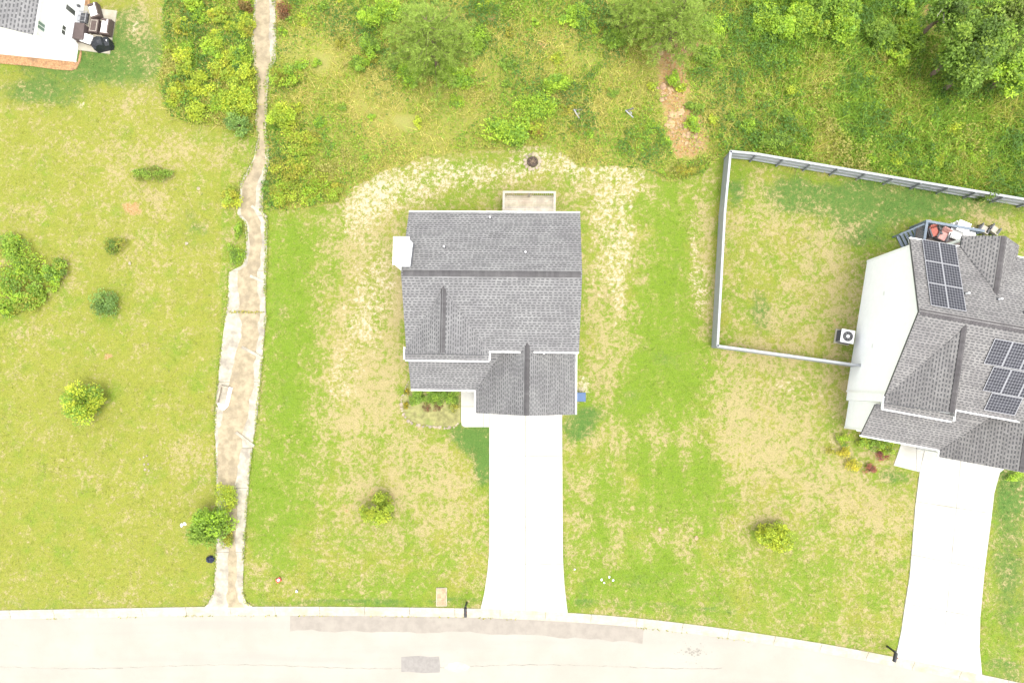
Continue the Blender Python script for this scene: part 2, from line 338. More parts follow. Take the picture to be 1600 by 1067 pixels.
def plant(name, label, cat, px, py, rpx, rpy, h, pal, leaf=0.1, n=None, group=None, clumps=None, trunk=0.03, z0=0.05, topped=False, clump_r=0.34):
    """px, py: centre of the crown in the photograph; its middle height is known from h"""
    NPL[0] += 1; rng = np.random.default_rng(100 + NPL[0])
    c = P(px, py, h * 0.55); k = (CAM_H - h * 0.55) / FPX; rx = rpx * k; ry = rpy * k
    n = n or int(np.clip(260 * rx * ry / leaf ** 1 * 0.42 * (1 + h / (rx + ry)) * 0.5, 250, 5200))
    clumps = clumps or int(np.clip(10 + 9 * (rx + ry), 10, 46))
    root = thing(name, label, cat, (c[0], c[1], 0), rng.uniform(-0.2, 0.2), group)
    q, col, cc, dm = foliage(rx / 1.02, ry / 1.02, h, n, leaf, pal, rng, clumps, z0, clump_r)
    fast_mesh('crown' if cat == 'tree' else 'foliage', q, 4, col, 'leaf', root)
    mb = MB(); 
    if cat == 'tree': mb.tube((0, 0, -0.1), (0.03, 0.02, h * 0.45), trunk * 1.3, trunk * 0.8, 8); stems(mb, cc, dm, trunk * 0.8, 10); mb.build('trunk', 'bark', root)
    else: stems(mb, cc, dm, trunk * 0.6, 6); mb.build('stem', 'bark', root)
    return root

# ------------------------------------------------------------------ layout lines (photograph pixels on the ground)
BACK_PX = [(0, 953), (170, 950), (330, 947), (480, 947), (620, 948), (750, 950), (885, 956), (1000, 965), (1100, 977), (1200, 991), (1300, 1007), (1400, 1026), (1500, 1046), (1600, 1067)]
back = [P(x, y)[:2] for x, y in BACK_PX]
back = [np.array([-95.0, back[0][1] - 1.2])] + [np.array([-60.0, back[0][1] - 0.5])] + back
dl = back[-1] - back[-2]; dl = dl / np.linalg.norm(dl); ang = math.atan2(dl[1], dl[0])
for i in range(12):
    ang -= 0.03; back.append(back[-1] + np.array([math.cos(ang), math.sin(ang)]) * 5)
def smooth_line(pts, step=0.5):
    pts = np.array(pts); d = np.r_[0, np.cumsum(np.linalg.norm(np.diff(pts, axis=0), axis=1))]; s = np.arange(0, d[-1], step)
    x = np.interp(s, d, pts[:, 0]); y = np.interp(s, d, pts[:, 1]); k = np.hanning(17); k /= k.sum()
    xp = np.r_[2 * x[0] - x[8:0:-1], x, 2 * x[-1] - x[-2:-10:-1]]; yp = np.r_[2 * y[0] - y[8:0:-1], y, 2 * y[-1] - y[-2:-10:-1]]
    return np.stack([np.convolve(xp, k, 'valid'), np.convolve(yp, k, 'valid')], 1)
BL = smooth_line(back); tg = np.gradient(BL, axis=0); tg /= np.linalg.norm(tg, axis=1, keepdims=True); NB = np.stack([tg[:, 1], -tg[:, 0]], 1)   # towards the road
def off(d): return BL + NB * d
def road_dist(x, y):                                          # signed distance from the back of the kerb, + towards the road
    yb = np.interp(x, BL[:, 0], BL[:, 1]); return yb - y
PATH_L = [(399, -40), (398, 0), (393, 60), (398, 110), (404, 150), (399, 190), (404, 215), (396, 250), (376, 285), (375, 305), (371, 335), (383, 348), (385, 385), (380, 415), (358, 425), (356, 470), (350, 515), (344, 560), (337, 640), (336, 670), (338, 720), (339, 770), (338, 830), (337, 890), (334, 925), (324, 944), (314, 951)]
PATH_R = [(429, -40), (430, 0), (432, 60), (431, 95), (421, 112), (418, 150), (416, 200), (420, 230), (421, 255), (412, 290), (411, 330), (418, 346), (417, 400), (415, 450), (416, 500), (413, 525), (409, 570), (403, 640), (396, 690), (390, 740), (388, 765), (383, 830), (381, 880), (380, 925), (384, 940), (400, 951)]
WILD_POLY = [(412, 332), (470, 326), (530, 318), (562, 288), (600, 268), (660, 246), (745, 234), (800, 232), (862, 224), (905, 258), (1000, 262), (1045, 284), (1100, 272), (1128, 246), (1142, 238), (1260, 258), (1400, 284), (1520, 304), (1700, 335), (1700, -160), (425, -160), (424, 100)]
WILD_L = [(252, -160), (256, 60), (250, 130), (262, 180), (300, 195), (360, 200), (400, 215), (402, 0), (402, -160)]
DRIVE1 = [(764.5, 625), (764.5, 860), (762, 890), (757, 925), (751, 951), (887, 957), (882, 915), (879.5, 870), (878, 625)]
DRIVE2 = [(1445, 700), (1437, 735), (1430, 790), (1421, 900), (1413, 950), (1408, 985), (1399, 1027), (1534, 1055), (1530, 1010), (1531, 965), (1538, 890), (1549, 805), (1553, 770), (1562, 738), (1590, 715)]

# ------------------------------------------------------------------ ground
fx = np.arange(-39, 39.01, 0.16); fy = np.arange(-26, 37.01, 0.16)
gx = np.r_[-300, -200, -130, -90, -65, -50, -43, fx, 43, 50, 65, 90, 130, 200, 300]; gy = np.r_[-300, -200, -130, -90, -60, -42, -32, fy, 42, 50, 65, 90, 130, 200, 300]
GX, GY = np.meshgrid(gx, gy); 
def fields(X, Y):
    """how dry, lush, bare, pale, wild and yellow the ground is at each place"""
    u, v = Qv(X, Y)
    wx = u + 26 * (fbm(X, Y, 5, 4, 0.35) - 0.5) + 14 * (fbm(X, Y, 9, 3, 1.4) - 0.5); wy = v + 26 * (fbm(X, Y, 15, 4, 0.35) - 0.5) + 14 * (fbm(X, Y, 19, 3, 1.4) - 0.5)
    B = lambda *a, **k: blob(wx, wy, *a, **k)
    big = fbm(X, Y, 31, 4, 0.22); med = fbm(X, Y, 41, 4, 0.6); str_ = fbm(X * 1.5, Y * 0.22, 51, 4, 0.9)
    left = (u < 345); 
    dry = np.where(left, 0.29, 0.42) + 0.55 * (big - 0.5) + 0.35 * (med - 0.5)
    lush = 0.06 + 0.25 * (fbm(X, Y, 61, 4, 0.3) - 0.5) + 0 * u; soil = np.zeros_like(u); pale = -0.02 + 0 * u; yel = np.where(left, 0.7, 0.42) + 0.4 * (big - 0.5)
    # left lot
    for a in [(180, 300, 60, 30), (230, 400, 40, 60), (250, 300, 30, 40), (110, 440, 25, 60), (40, 330, 60, 20), (130, 740, 38, 24), (300, 720, 38, 50), (60, 520, 70, 20), (200, 240, 120, 22), (310, 230, 60, 30)]: dry = dry + 0.38 * B(*a)
    for a in [(130, 90, 130, 40), (200, 60, 45, 60), (60, 150, 60, 22), (290, 350, 26, 55), (320, 370, 20, 30)]: lush = lush + (0.8 if a[1] < 200 else 0.28) * B(*a)
    for a in [(225, 20, 30, 60), (232, 100, 16, 60), (215, 160, 40, 14)]: dry = dry + 0.35 * B(*a)
    dry = dry - 0.3 * B(125, 95, 110, 45) - 0.25 * B(90, 820, 110, 60) - 0.2 * B(120, 600, 120, 60)
    # main lot
    for a in [(560, 330, 45, 70, 25), (600, 440, 38, 110), (545, 580, 60, 90), (600, 600, 40, 70), (660, 715, 120, 45), (680, 780, 90, 70), (560, 650, 60, 50), (960, 470, 45, 150), (930, 600, 22, 60), (1095, 380, 20, 120), (1000, 680, 130, 26), (915, 780, 26, 90), (1010, 850, 80, 40)]: dry = dry + 0.42 * B(*a)
    for a in [(590, 285, 50, 26, -35), (620, 310, 60, 30), (690, 285, 90, 24), (735, 262, 90, 16), (900, 262, 110, 20), (960, 300, 60, 45), (945, 390, 30, 70), (975, 430, 22, 90), (560, 340, 45, 30, -35), (590, 430, 40, 60), (560, 510, 35, 50), (530, 600, 30, 50), (850, 240, 60, 14), (1090, 440, 16, 60), (1085, 350, 10, 60)]: pale = pale + 0.42 * B(*a)
    for a in [(780, 285, 240, 42), (560, 400, 60, 150), (950, 420, 50, 140), (590, 560, 50, 110)]: pale = pale + 0.08 * B(*a); dry = dry + 0.3 * B(*a)
    for a in [(460, 420, 32, 90), (450, 560, 32, 90), (425, 770, 40, 70), (480, 690, 32, 60), (1045, 420, 26, 130), (1050, 560, 60, 60), (1010, 620, 70, 45), (1045, 745, 32, 60), (945, 815, 16, 60), (952, 485, 10, 24), (1085, 780, 40, 50), (1020, 900, 80, 30), (480, 560, 14, 60), (640, 540, 10, 40)]: dry = dry - 0.42 * B(*a); pale = pale - 0.3 * B(*a); yel = yel - 0.5 * B(*a)
    for a in [(745, 690, 30, 26), (748, 688, 28, 22), (752, 730, 14, 34), (756, 705, 12, 40), (905, 665, 30, 22)]: lush = lush + 0.85 * B(*a); dry = dry - 0.6 * B(*a)
    for a in [(455, 625, 18, 38), (930, 640, 40, 16), (985, 620, 26, 26), (1030, 570, 40, 30), (1055, 430, 14, 60), (1000, 905, 60, 24), (912, 920, 18, 22), (430, 460, 14, 60), (600, 937, 200, 8), (1105, 770, 20, 45), (1130, 940, 90, 20), (690, 920, 24, 16)]: lush = lush + 0.24 * B(*a); dry = dry - 0.4 * B(*a)
    lotR = (u > 895) & (u < 1125) & (v > 300); dry = dry + np.where(lotR, 1.3 * (str_ - 0.5), 0); pale = pale + np.where(lotR & (v < 560), 0.8 * (str_ - 0.5), 0)
    lotL = (u > 415) & (u < 640) & (v > 330); dry = dry + np.where(lotL, 1.0 * (str_ - 0.5), 0)
    # right lot
    for a in [(1240, 660, 110, 80), (1180, 700, 60, 60), (1300, 760, 90, 60), (1200, 560, 60, 26), (1150, 640, 26, 70), (1330, 590, 40, 40), (1380, 800, 50, 60), (1230, 500, 60, 60), (1310, 450, 30, 70), (1290, 380, 40, 40), (1200, 330, 60, 40)]: dry = dry + 0.5 * B(*a)
    for a in [(1240, 600, 60, 30), (1300, 690, 16, 50), (1345, 730, 30, 20), (1330, 450, 10, 60)]: pale = pale + 0.35 * B(*a)
    for a in [(1390, 300, 120, 28), (1480, 325, 140, 24), (1300, 320, 60, 30), (1190, 490, 20, 40), (1350, 370, 60, 26), (1150, 300, 16, 26), (1575, 900, 34, 150), (1580, 770, 30, 40), (1390, 740, 40, 16), (1230, 300, 30, 30)]: lush = lush + 0.62 * B(*a); dry = dry - 0.3 * B(*a)
    for a in [(1250, 900, 130, 60), (1150, 850, 40, 60), (1330, 960, 90, 40)]: dry = dry + 0.08 * B(*a)
    for a in [(1345, 345, 40, 8, -35), (1530, 335, 30, 12), (1555, 352, 30, 10)]: dry = dry + 0.7 * B(*a)
    # bare patches with shapes of their own
    for a in [(1060, 72, 54, 20), (1045, 105, 20, 26), (1048, 140, 22, 30), (1062, 190, 30, 36), (1075, 225, 32, 28), (437, 12, 14, 22), (1455, 35, 18, 30), (771, 28, 5, 4), (205, 325, 16, 12), (172, 555, 8, 6), (845, 70, 5, 4)]: soil = soil + 0.95 * B(*a)
    pale = pale + 0.9 * B(906, 606, 12, 24) + 1.1 * B(633, 192, 20, 14) + 1.0 * B(500, 96, 22, 16) + 0.8 * B(210, 40, 6, 14) + 0.7 * B(125, 158, 16, 5)
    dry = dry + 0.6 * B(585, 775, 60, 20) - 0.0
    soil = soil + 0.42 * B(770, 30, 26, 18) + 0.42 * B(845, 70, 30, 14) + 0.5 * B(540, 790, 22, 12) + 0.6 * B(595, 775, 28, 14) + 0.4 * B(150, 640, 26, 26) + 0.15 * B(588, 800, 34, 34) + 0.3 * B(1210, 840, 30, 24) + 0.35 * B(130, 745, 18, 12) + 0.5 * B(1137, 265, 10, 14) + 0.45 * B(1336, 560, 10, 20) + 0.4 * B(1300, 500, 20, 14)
    rg = 10 * (fbm(X, Y, 71, 3, 0.8) - 0.5)
    wild = np.maximum(inpoly(u + rg, v + rg, WILD_POLY), inpoly(u + rg, v - rg, WILD_L)).astype(float)
    pale = np.where(wild > 0.5, pale - 0.25 * 1, pale); 
    pale = pale + wild * (0.9 * B(633, 192, 24, 17) + 0.8 * B(500, 96, 24, 18) + 0.5 * (fbm(X, Y, 81, 4, 0.5) - 0.62) * 2)
    lush = np.where(v > 935, lush + 0.25 * (road_dist(X, Y) > -1.2), lush)
    dry = 0.43 + 0.4 * np.tanh((dry - 0.5) * 1.25); pale = np.where(pale > 0.3, 0.36 + 0.55 * np.tanh((pale - 0.3) * 1.4), pale); lush = np.minimum(lush, 0.85)
    return [np.clip(q, -0.5, 1.3) for q in (dry, lush, soil, pale, wild, yel)], u, v
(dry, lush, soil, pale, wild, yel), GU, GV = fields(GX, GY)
GZ = 0.035 * (fbm(GX, GY, 91, 3, 0.7) - 0.5) + 0.02 * wild * (fbm(GX, GY, 95, 3, 1.5) - 0.5)
GZ = np.where((np.abs(GX) > 39) | (GY > 37) | (GY < -26), 0, GZ)
rdist = road_dist(GX, GY); GZ = np.where((rdist > 0.22) & (rdist < 9.6), -0.45, GZ)
hard = inpoly(GU, GV, DRIVE1) | inpoly(GU, GV, DRIVE2) | inpoly(GU, GV, PATH_L + PATH_R[::-1]); GZ = np.where(hard & (rdist < 0.2), -0.06, GZ)
ny, nx_ = GX.shape; me = bpy.data.meshes.new('ground'); me.vertices.add(nx_ * ny); me.vertices.foreach_set('co', np.stack([GX, GY, GZ], -1).astype(np.float32).ravel())
ii = (np.arange(ny - 1)[:, None] * nx_ + np.arange(nx_ - 1)[None, :]).ravel(); fq = np.stack([ii, ii + 1, ii + 1 + nx_, ii + nx_], 1).astype(np.int32); nf_ = len(fq)
me.loops.add(nf_ * 4); me.polygons.add(nf_); me.loops.foreach_set('vertex_index', fq.ravel()); me.polygons.foreach_set('loop_start', np.arange(0, nf_ * 4, 4, dtype=np.int32)); me.polygons.foreach_set('loop_total', np.full(nf_, 4, np.int32))
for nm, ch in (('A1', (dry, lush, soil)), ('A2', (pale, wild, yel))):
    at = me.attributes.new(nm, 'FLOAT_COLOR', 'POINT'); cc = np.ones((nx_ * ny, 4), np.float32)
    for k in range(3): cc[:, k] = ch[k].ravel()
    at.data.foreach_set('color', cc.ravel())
me.update(); me.materials.append(M['ground']); me.polygons.foreach_set('use_smooth', [True] * nf_)
ground = bpy.data.objects.new('ground', me); COL.objects.link(ground); struct(ground)

# ------------------------------------------------------------------ road and kerb
def ribbon(name, d0, d1, z0, z1, mat, i0=0, i1=None, parent=None, jag=0.0):
    a = off(d0)[i0:i1]; b_ = off(d1)[i0:i1]; mb = MB()
    if jag: b_ = b_ + NB[i0:i1] * (jag * (fbm(np.arange(len(b_)) * 0.7, np.zeros(len(b_)), 7, 3) - 0.5))[:, None]
    for k in range(len(a) - 1): mb.quadpts([(*a[k], z0), (*b_[k], z1), (*b_[k + 1], z1), (*a[k + 1], z0)])
    return mb.build(name, mat, parent)
struct(ribbon('road', 0.5, 9.4, -0.1, -0.1, 'road'))
def kerb(name, sgn, base):
    root = bpy.data.objects.new(name, None); COL.objects.link(root); struct(root)
    prof = [(0.0, -0.2), (0.0, 0.05), (0.14, 0.055), (0.3, -0.03), (0.42, -0.085), (0.62, -0.075), (0.62, -0.2)]
    k = 0; n = len(BL); i = 60
    while i < n - 12:
        j = min(i + 6, n - 1); idx = list(range(i, j + 1)); mb = MB(); rows = []
        for q, t_ in enumerate(idx):
            sh = 0.012 if q == 0 else (-0.012 if q == len(idx) - 1 else 0)
            tv = tg[t_] * sh; rows.append([(*(BL[t_] + NB[t_] * (base + sgn * d) + tv), z) for d, z in prof])
        for q in range(len(rows) - 1):
            for p in range(len(prof) - 1):
                f = [rows[q][p], rows[q][p + 1], rows[q + 1][p + 1], rows[q + 1][p]]; mb.quadpts(f if sgn > 0 else f[::-1])
        mb.quadpts(rows[0]); mb.quadpts(rows[-1][::-1])
        mb.build('kerb_section', 'curb', root); i = j
    return root
kerb('kerb', 1, 0.0); 
kerb('far_kerb', -1, 9.9)
def idx_at(px): return int(np.argmin(np.abs(BL[:, 0] - P(px, 955)[0])))
pk = ribbon('road_patch', 0.63, 1.62, -0.096, -0.096, 'tarpatch', idx_at(456), idx_at(1024), jag=0.35); struct(pk)
mb = MB(); poly = [P(x, y, -0.1)[:2] for x, y in [(627, 1026), (640, 1025), (655, 1024), (672, 1026), (686, 1025), (688, 1040), (687, 1050), (660, 1051), (640, 1049), (627, 1049)]]
mb.prism(poly, -0.12, -0.094); struct(mb.build('road_patch', 'tarpatch2'))
mb = MB(); poly = [P(x, y, -0.1)[:2] for x, y in [(694, 1043), (701, 1036), (712, 1033), (724, 1035), (735, 1041), (730, 1047), (715, 1050), (702, 1048)]]
mb.prism(poly, -0.12, -0.095); struct(mb.build('road_patch', 'palepatch'))
mb = MB(); cr = [P(x, 1041 + 3 * math.sin(x * 0.013) + 0.8 * math.sin(x * 0.21), -0.1)[:2] for x in range(-60, 1140, 12)]
for a, b_ in zip(cr[:-1], cr[1:]):
    wd = random.uniform(0.004, 0.026); mb.quadpts([(a[0], a[1] - wd, -0.0955), (b_[0], b_[1] - wd, -0.0955), (b_[0], b_[1] + wd, -0.0955), (a[0], a[1] + wd, -0.0955)])
struct(mb.build('road_crack', 'crack'))
mb = MB()
for k in range(46):
    s_ = 6 if k < 22 else 22; p = P(random.gauss(1083, s_), random.gauss(1018, s_ * 0.45), -0.1)[:2]; r = random.uniform(0.02, 0.13 if k < 22 else 0.05)
    mb.prism([(p[0] + r * math.cos(a) * random.uniform(0.6, 1.2), p[1] + r * 0.7 * math.sin(a) * random.uniform(0.6, 1.2)) for a in np.linspace(0, 6.28, 8)[:-1]], -0.11, -0.0952 + 0.0002 * k)
struct(mb.build('road_stain', 'crack'))
mb = MB(); poly = [P(x, y, 0)[:2] for x, y in [(531, 953.5), (545, 952), (560, 953), (573, 954), (570, 956.5), (540, 956.5)]]; mb.prism(poly, -0.1, 0.0); 
mb = MB()

# ------------------------------------------------------------------ driveways and walks: slabs with recessed joints
def clip_poly(poly, nrm, d):                                   # keep n.p <= d
    out = []
    for i in range(len(poly)):
        a = np.array(poly[i]); b_ = np.array(poly[(i + 1) % len(poly)]); da = np.dot(a, nrm) - d; db = np.dot(b_, nrm) - d
        if da <= 0: out.append(a)
        if da * db < 0: out.append(a + (b_ - a) * (da / (da - db)))
    return out
def slabs(root, poly, cuts_long, cuts_cross, mat, z, gap=0.02, name='slab'):
    """poly world xy; cuts are lines given by two world points; every cell becomes one slab"""
    cells = [poly]
    for (a, b_) in cuts_long + cuts_cross:
        a = np.array(a); b_ = np.array(b_); d = b_ - a; nrm = np.array([d[1], -d[0]]); nrm /= np.linalg.norm(nrm); dd = np.dot(nrm, a); nxt = []
        for c_ in cells:
            for s_ in (1, -1):
                q = clip_poly(c_, nrm * s_, dd * s_ - gap / 2)
                if len(q) > 2: nxt.append(q)
        cells = nxt
    for c_ in cells:
        ar = 0.5 * abs(sum(c_[i][0] * c_[(i + 1) % len(c_)][1] - c_[(i + 1) % len(c_)][0] * c_[i][1] for i in range(len(c_))))
        if ar < 0.02: continue
        zz = z + random.uniform(-0.004, 0.004); MB().prism([tuple(p) for p in c_], -0.14, zz).build(name, mat, root)
def W2(pts): return [P(x, y)[:2] for x, y in pts]
root = bpy.data.objects.new('driveway', None); COL.objects.link(root); struct(root)
slabs(root, W2(DRIVE1), [W2([(821, 600), (821, 900)])], [W2([(700, 711), (900, 712.5)]), W2([(700, 806), (900, 807.5)]), W2([(700, 879), (900, 881)])], 'concrete', 0.045)
root = bpy.data.objects.new('front_walk', None); COL.objects.link(root); struct(root)
slabs(root, W2([(720.5, 590), (764, 590), (764, 667), (726, 667), (721.5, 664), (720.5, 655)]), [W2([(755.5, 560), (755.5, 700)])], [W2([(700, 635), (800, 635)])], 'concrete', 0.05)
root = bpy.data.objects.new('driveway', None); COL.objects.link(root); struct(root)
slabs(root, W2(DRIVE2), [W2([(1501, 716), (1479, 950)])], [W2([(1430, 783), (1550, 802)]), W2([(1423, 866), (1538, 889)]), W2([(1413, 942), (1531, 964)])], 'concrete', 0.045)
root = bpy.data.objects.new('front_walk', None); COL.objects.link(root); struct(root)
slabs(root, W2([(1412, 680), (1396, 727), (1436, 737), (1444, 700), (1452, 684)]), [], [W2([(1432, 680), (1431, 740)])], 'concrete', 0.05)

# ------------------------------------------------------------------ drainage path on the left
def resample(pts, ys): pts = np.array(pts, float); return np.interp(ys, pts[:, 1], pts[:, 0])
root = bpy.data.objects.new('drainage_path', None); COL.objects.link(root); struct(root)
brk_y = [-40, 112, 240, 338, 423, 488, 597, 700, 762, 862, 951]
for k in range(len(brk_y) - 1):
    ys = np.arange(brk_y[k] + 0.25, brk_y[k + 1] - 0.5, 3.0); ys = np.r_[ys, brk_y[k + 1] - 0.25]
    xl = resample(PATH_L, ys) + 2.2 * (fbm(ys * 0.11, ys * 0, 3, 3) - 0.5); xr = resample(PATH_R, ys) + 2.2 * (fbm(ys * 0.11, ys * 0, 4, 3) - 0.5)
    poly = [P(x, y)[:2] for x, y in zip(xl, ys)] + [P(x, y)[:2] for x, y in zip(xr[::-1], ys[::-1])]
    MB().prism([tuple(p) for p in poly], -0.12, 0.05 + random.uniform(-0.006, 0.006)).build('concrete_slab', 'oldconc', root)
ys = np.arange(-40, 952, 4.0); xl = resample(PATH_L, ys); xr = resample(PATH_R, ys)          # silt washed down the middle
f0 = np.interp(ys, [-40, 60, 120, 200, 260, 330, 420, 520, 600, 700, 750, 790, 860, 951], [0.12, 0.1, 0.05, 0.05, 0.1, 0.12, 0.2, 0.42, 0.3, 0.06, 0.06, 0.3, 0.45, 0.5])
f1 = np.interp(ys, [-40, 60, 120, 200, 260, 330, 420, 520, 600, 700, 750, 790, 860, 951], [0.72, 0.7, 0.8, 0.86, 0.75, 0.7, 0.75, 0.86, 0.82, 0.72, 0.6, 0.68, 0.72, 0.8])
f0 = f0 + 0.16 * (fbm(ys * 0.07, ys * 0, 23, 4) - 0.5); f1 = f1 + 0.16 * (fbm(ys * 0.07, ys * 0, 24, 4) - 0.5); f1 = np.minimum(f1, 0.93); f0 = np.maximum(f0, 0.03)
mb = MB(); A_ = [P(a + (c_ - a) * q, y) for a, c_, q, y in zip(xl, xr, f0, ys)]; B_ = [P(a + (c_ - a) * q, y) for a, c_, q, y in zip(xl, xr, f1, ys)]
for k in range(len(ys) - 1):
    m0 = (A_[k] + B_[k]) / 2; m1 = (A_[k + 1] + B_[k + 1]) / 2
    for (p, q, r, s_) in ((A_[k], A_[k + 1], m1, m0), (m0, m1, B_[k + 1], B_[k])):
        zz = [0.058 if i_ is not m0 and i_ is not m1 else 0.075 for i_ in (p, q, r, s_)]; mb.quadpts([(i_[0], i_[1], z_) for i_, z_ in zip((p, q, r, s_), zz)])
mb.build('silt_layer', 'dirt', root)
for (a, b_) in (((391, 431), (413, 441)), ((378, 542), (411, 560)), ((369, 675), (397, 697)), ((393, 322), (417, 340))):
    p = P(*a, 0.07); q = P(*b_, 0.07); mb = MB(); mb.bar((p[0], p[1], 0.075), (q[0], q[1], 0.075), 0.2, 0.1); mb.build('diverter_bar', 'oldconc', root, bevel=0.03)

# ------------------------------------------------------------------ roofs, walls, houses
def plane_axes(pts):
    pts = [np.array(p, float) for p in pts]; n = np.cross(pts[1] - pts[0], pts[2] - pts[0]); n /= np.linalg.norm(n)
    if n[2] < 0: n = -n
    return n
def interval(poly2, v):
    xs = []
    for i in range(len(poly2)):
        (u0, v0), (u1, v1) = poly2[i], poly2[(i + 1) % len(poly2)]
        if (v0 > v) != (v1 > v): xs.append(u0 + (u1 - u0) * (v - v0) / (v1 - v0))
    return (min(xs), max(xs)) if len(xs) >= 2 else None
SH_L = np.array((0.192, 0.189, 0.186))
def shingle_field(mb, pts, e=0.17, tooth=0.29, warm=1.0):
    """laminated shingles: a full-width band per course and teeth hanging from it, over a dark underlay"""
    pts = [np.array(p, float) for p in pts]; n = plane_axes(pts); v = np.array([0, 0, 1.0]) - n * n[2]; v /= np.linalg.norm(v); u = np.cross(v, n); o = pts[0]
    p2 = [(np.dot(p - o, u), np.dot(p - o, v)) for p in pts]; v0 = min(p[1] for p in p2); v1 = max(p[1] for p in p2); k = 0; vv = v0
    W = np.array([1.0 * warm, 1.0, 1.0 / warm])
    while vv < v1 - 0.03:
        r = interval(p2, vv + e * 0.5)
        if r and r[1] - r[0] > 0.08:
            uu = r[0]
            while uu < r[1] - 0.01:                            # band, in pieces
                L = min(random.uniform(0.5, 1.3), r[1] - uu); c_ = SH_L * W * random.uniform(0.84, 1.1)
                mb.box(o + u * uu + v * (vv + e * 0.46) + n * 0.004, u * (L - 0.004), v * e * 0.56, n * 0.012, tuple(c_), False); uu += L
            uu = r[0] - random.uniform(0, tooth) if k % 2 else r[0] - tooth * random.uniform(0.3, 0.8)
            while uu < r[1]:
                L = tooth * random.uniform(0.3, 0.5); a = max(uu, r[0]); b_ = min(uu + L, r[1])
                if b_ - a > 0.03:
                    c_ = SH_L * W * random.uniform(0.8, 1.12); mb.box(o + u * a + v * vv + n * 0.003, u * (b_ - a), v * e * 0.47, n * 0.01, tuple(c_), False)
                uu += tooth * random.uniform(0.85, 1.18)
        vv += e; k += 1
def siding_field(mb, pts, nrm, e=0.16):
    """lapped boards on a vertical wall polygon"""
    pts = [np.array(p, float) for p in pts]; n = np.array(nrm, float); v = np.array([0, 0, 1.0]); u = np.cross(v, n); o = pts[0]
    p2 = [(np.dot(p - o, u), np.dot(p - o, v)) for p in pts]; v0 = min(p[1] for p in p2); v1 = max(p[1] for p in p2); vv = v0
    while vv < v1 - 0.02:
        r = interval(p2, vv + e * 0.5)
        if r and r[1] - r[0] > 0.05:
            c_ = random.uniform(0.97, 1.0); h_ = min(e, v1 - vv)
            mb.box(o + u * r[0] + v * vv + n * 0.014, u * (r[1] - r[0]), v * h_ - n * 0.012, n * 0.012, (c_, c_, c_))
        vv += e
class House:
    def __init__(s, root, c): s.r = root; s.c = np.array([c[0], c[1], 0.0])
    def build(s, mb, name, mat, parent=None, kind=None, **k):
        mb.v = [tuple(np.array(p) - s.c) for p in mb.v]; o_ = mb.build(name, mat, parent or s.r, **k)
        if kind: o_['kind'] = kind
        return o_
    def roof(s, planes, name='roof', down=0.14, warm=1.0, e=0.158, tooth=0.27):
        base = MB()
        for p in planes: base.slab3(p, down)
        rf = s.build(base, name, 'underlay'); f = MB()
        for p in planes: shingle_field(f, p, e, tooth, warm)
        s.build(f, 'shingles', 'shingle', rf, 'stuff'); return rf
    def cap(s, rf, p, q, w=0.3, pitch=0.5, warm=1.0):
        """ridge cap: short overlapped pieces bent over the ridge"""
        p = np.array(p, float); q = np.array(q, float); d = q - p; L = np.linalg.norm(d); d /= L; r = np.cross(d, (0, 0, 1)); mb = MB(); n = max(1, int(L / 0.15))
        for k in range(n):
            t0 = k * L / n; t1 = (k + 1) * L / n + 0.02; tone = random.uniform(0.88, 1.12); c_ = tuple(np.array((0.088 * warm, 0.084, 0.084)) * tone); a = p + d * t0; b_ = p + d * t1
            z0 = 0.03; z1 = 0.016
            for sg in (1, -1):
                dn = np.array([0, 0, -pitch * w / 2]); f = [a + [0, 0, z0], b_ + [0, 0, z1], b_ + r * sg * w / 2 + dn + [0, 0, z1], a + r * sg * w / 2 + dn + [0, 0, z0]]
                mb.quadpts(f if sg > 0 else f[::-1], c_)
                mb.quadpts([a + [0, 0, z0], a + r * sg * w / 2 + dn + [0, 0, z0], a + r * sg * w / 2 + dn, a], c_)
                g0 = a + r * sg * w / 2 + dn; g1 = b_ + r * sg * w / 2 + dn; mb.quadpts([g0 + [0, 0, z0], g1 + [0, 0, z1], g1 - [0, 0, 0.02], g0 - [0, 0, 0.02]], (0.05, 0.047, 0.047))
        s.build(mb, 'ridge_cap', 'cap', rf, 'stuff')
    def gutter(s, p, q, out):
        p = np.array(p, float); q = np.array(q, float); o_ = np.array(out, float); d = q - p; mb = MB()
        mb.box(p - [0, 0, 0.13], d, o_ * 0.012, [0, 0, 0.115]); mb.box(p - [0, 0, 0.13] + o_ * 0.012, d, o_ * 0.068, [0, 0, 0.012]); mb.box(p - [0, 0, 0.13] + o_ * 0.08, d, o_ * 0.012, [0, 0, 0.115])
        mb.box(p - [0, 0, 0.015] + o_ * 0.064, d, o_ * 0.03, [0, 0, 0.01])
        for k in range(int(np.linalg.norm(d) / 0.8) + 1): mb.box(p + d * min(0.985, k * 0.8 / np.linalg.norm(d)) - [0, 0, 0.03], d / np.linalg.norm(d) * 0.03, o_ * 0.063, [0, 0, 0.01])
        s.build(mb, 'gutter', 'gutter')
    def fascia(s, segs, name='rake_board'):
        for (p, q) in segs:
            p = np.array(p, float); q = np.array(q, float); s.build(MB().bar(p - [0, 0, 0.11], q - [0, 0, 0.11], 0.028, 0.15), name, 'gutter' if name != 'gable_rake' else 'dgrey')
    def walls(s, faces, name='wall'):
        """faces: (polygon, outward normal)"""
        for pts, n in faces:
            n = np.array(n, float); mb = MB(); a = [np.array(p, float) for p in pts]; b_ = [p - n * 0.12 for p in a]; k = len(a)
            mb.quadpts(a); mb.quadpts(b_[::-1])
            for i in range(k): j = (i + 1) % k; mb.quadpts([a[i], b_[i], b_[j], a[j]])
            wl = s.build(mb, name, 'siding'); f = MB(); siding_field(f, pts, n); s.build(f, 'siding_boards', 'siding', wl, 'stuff', )
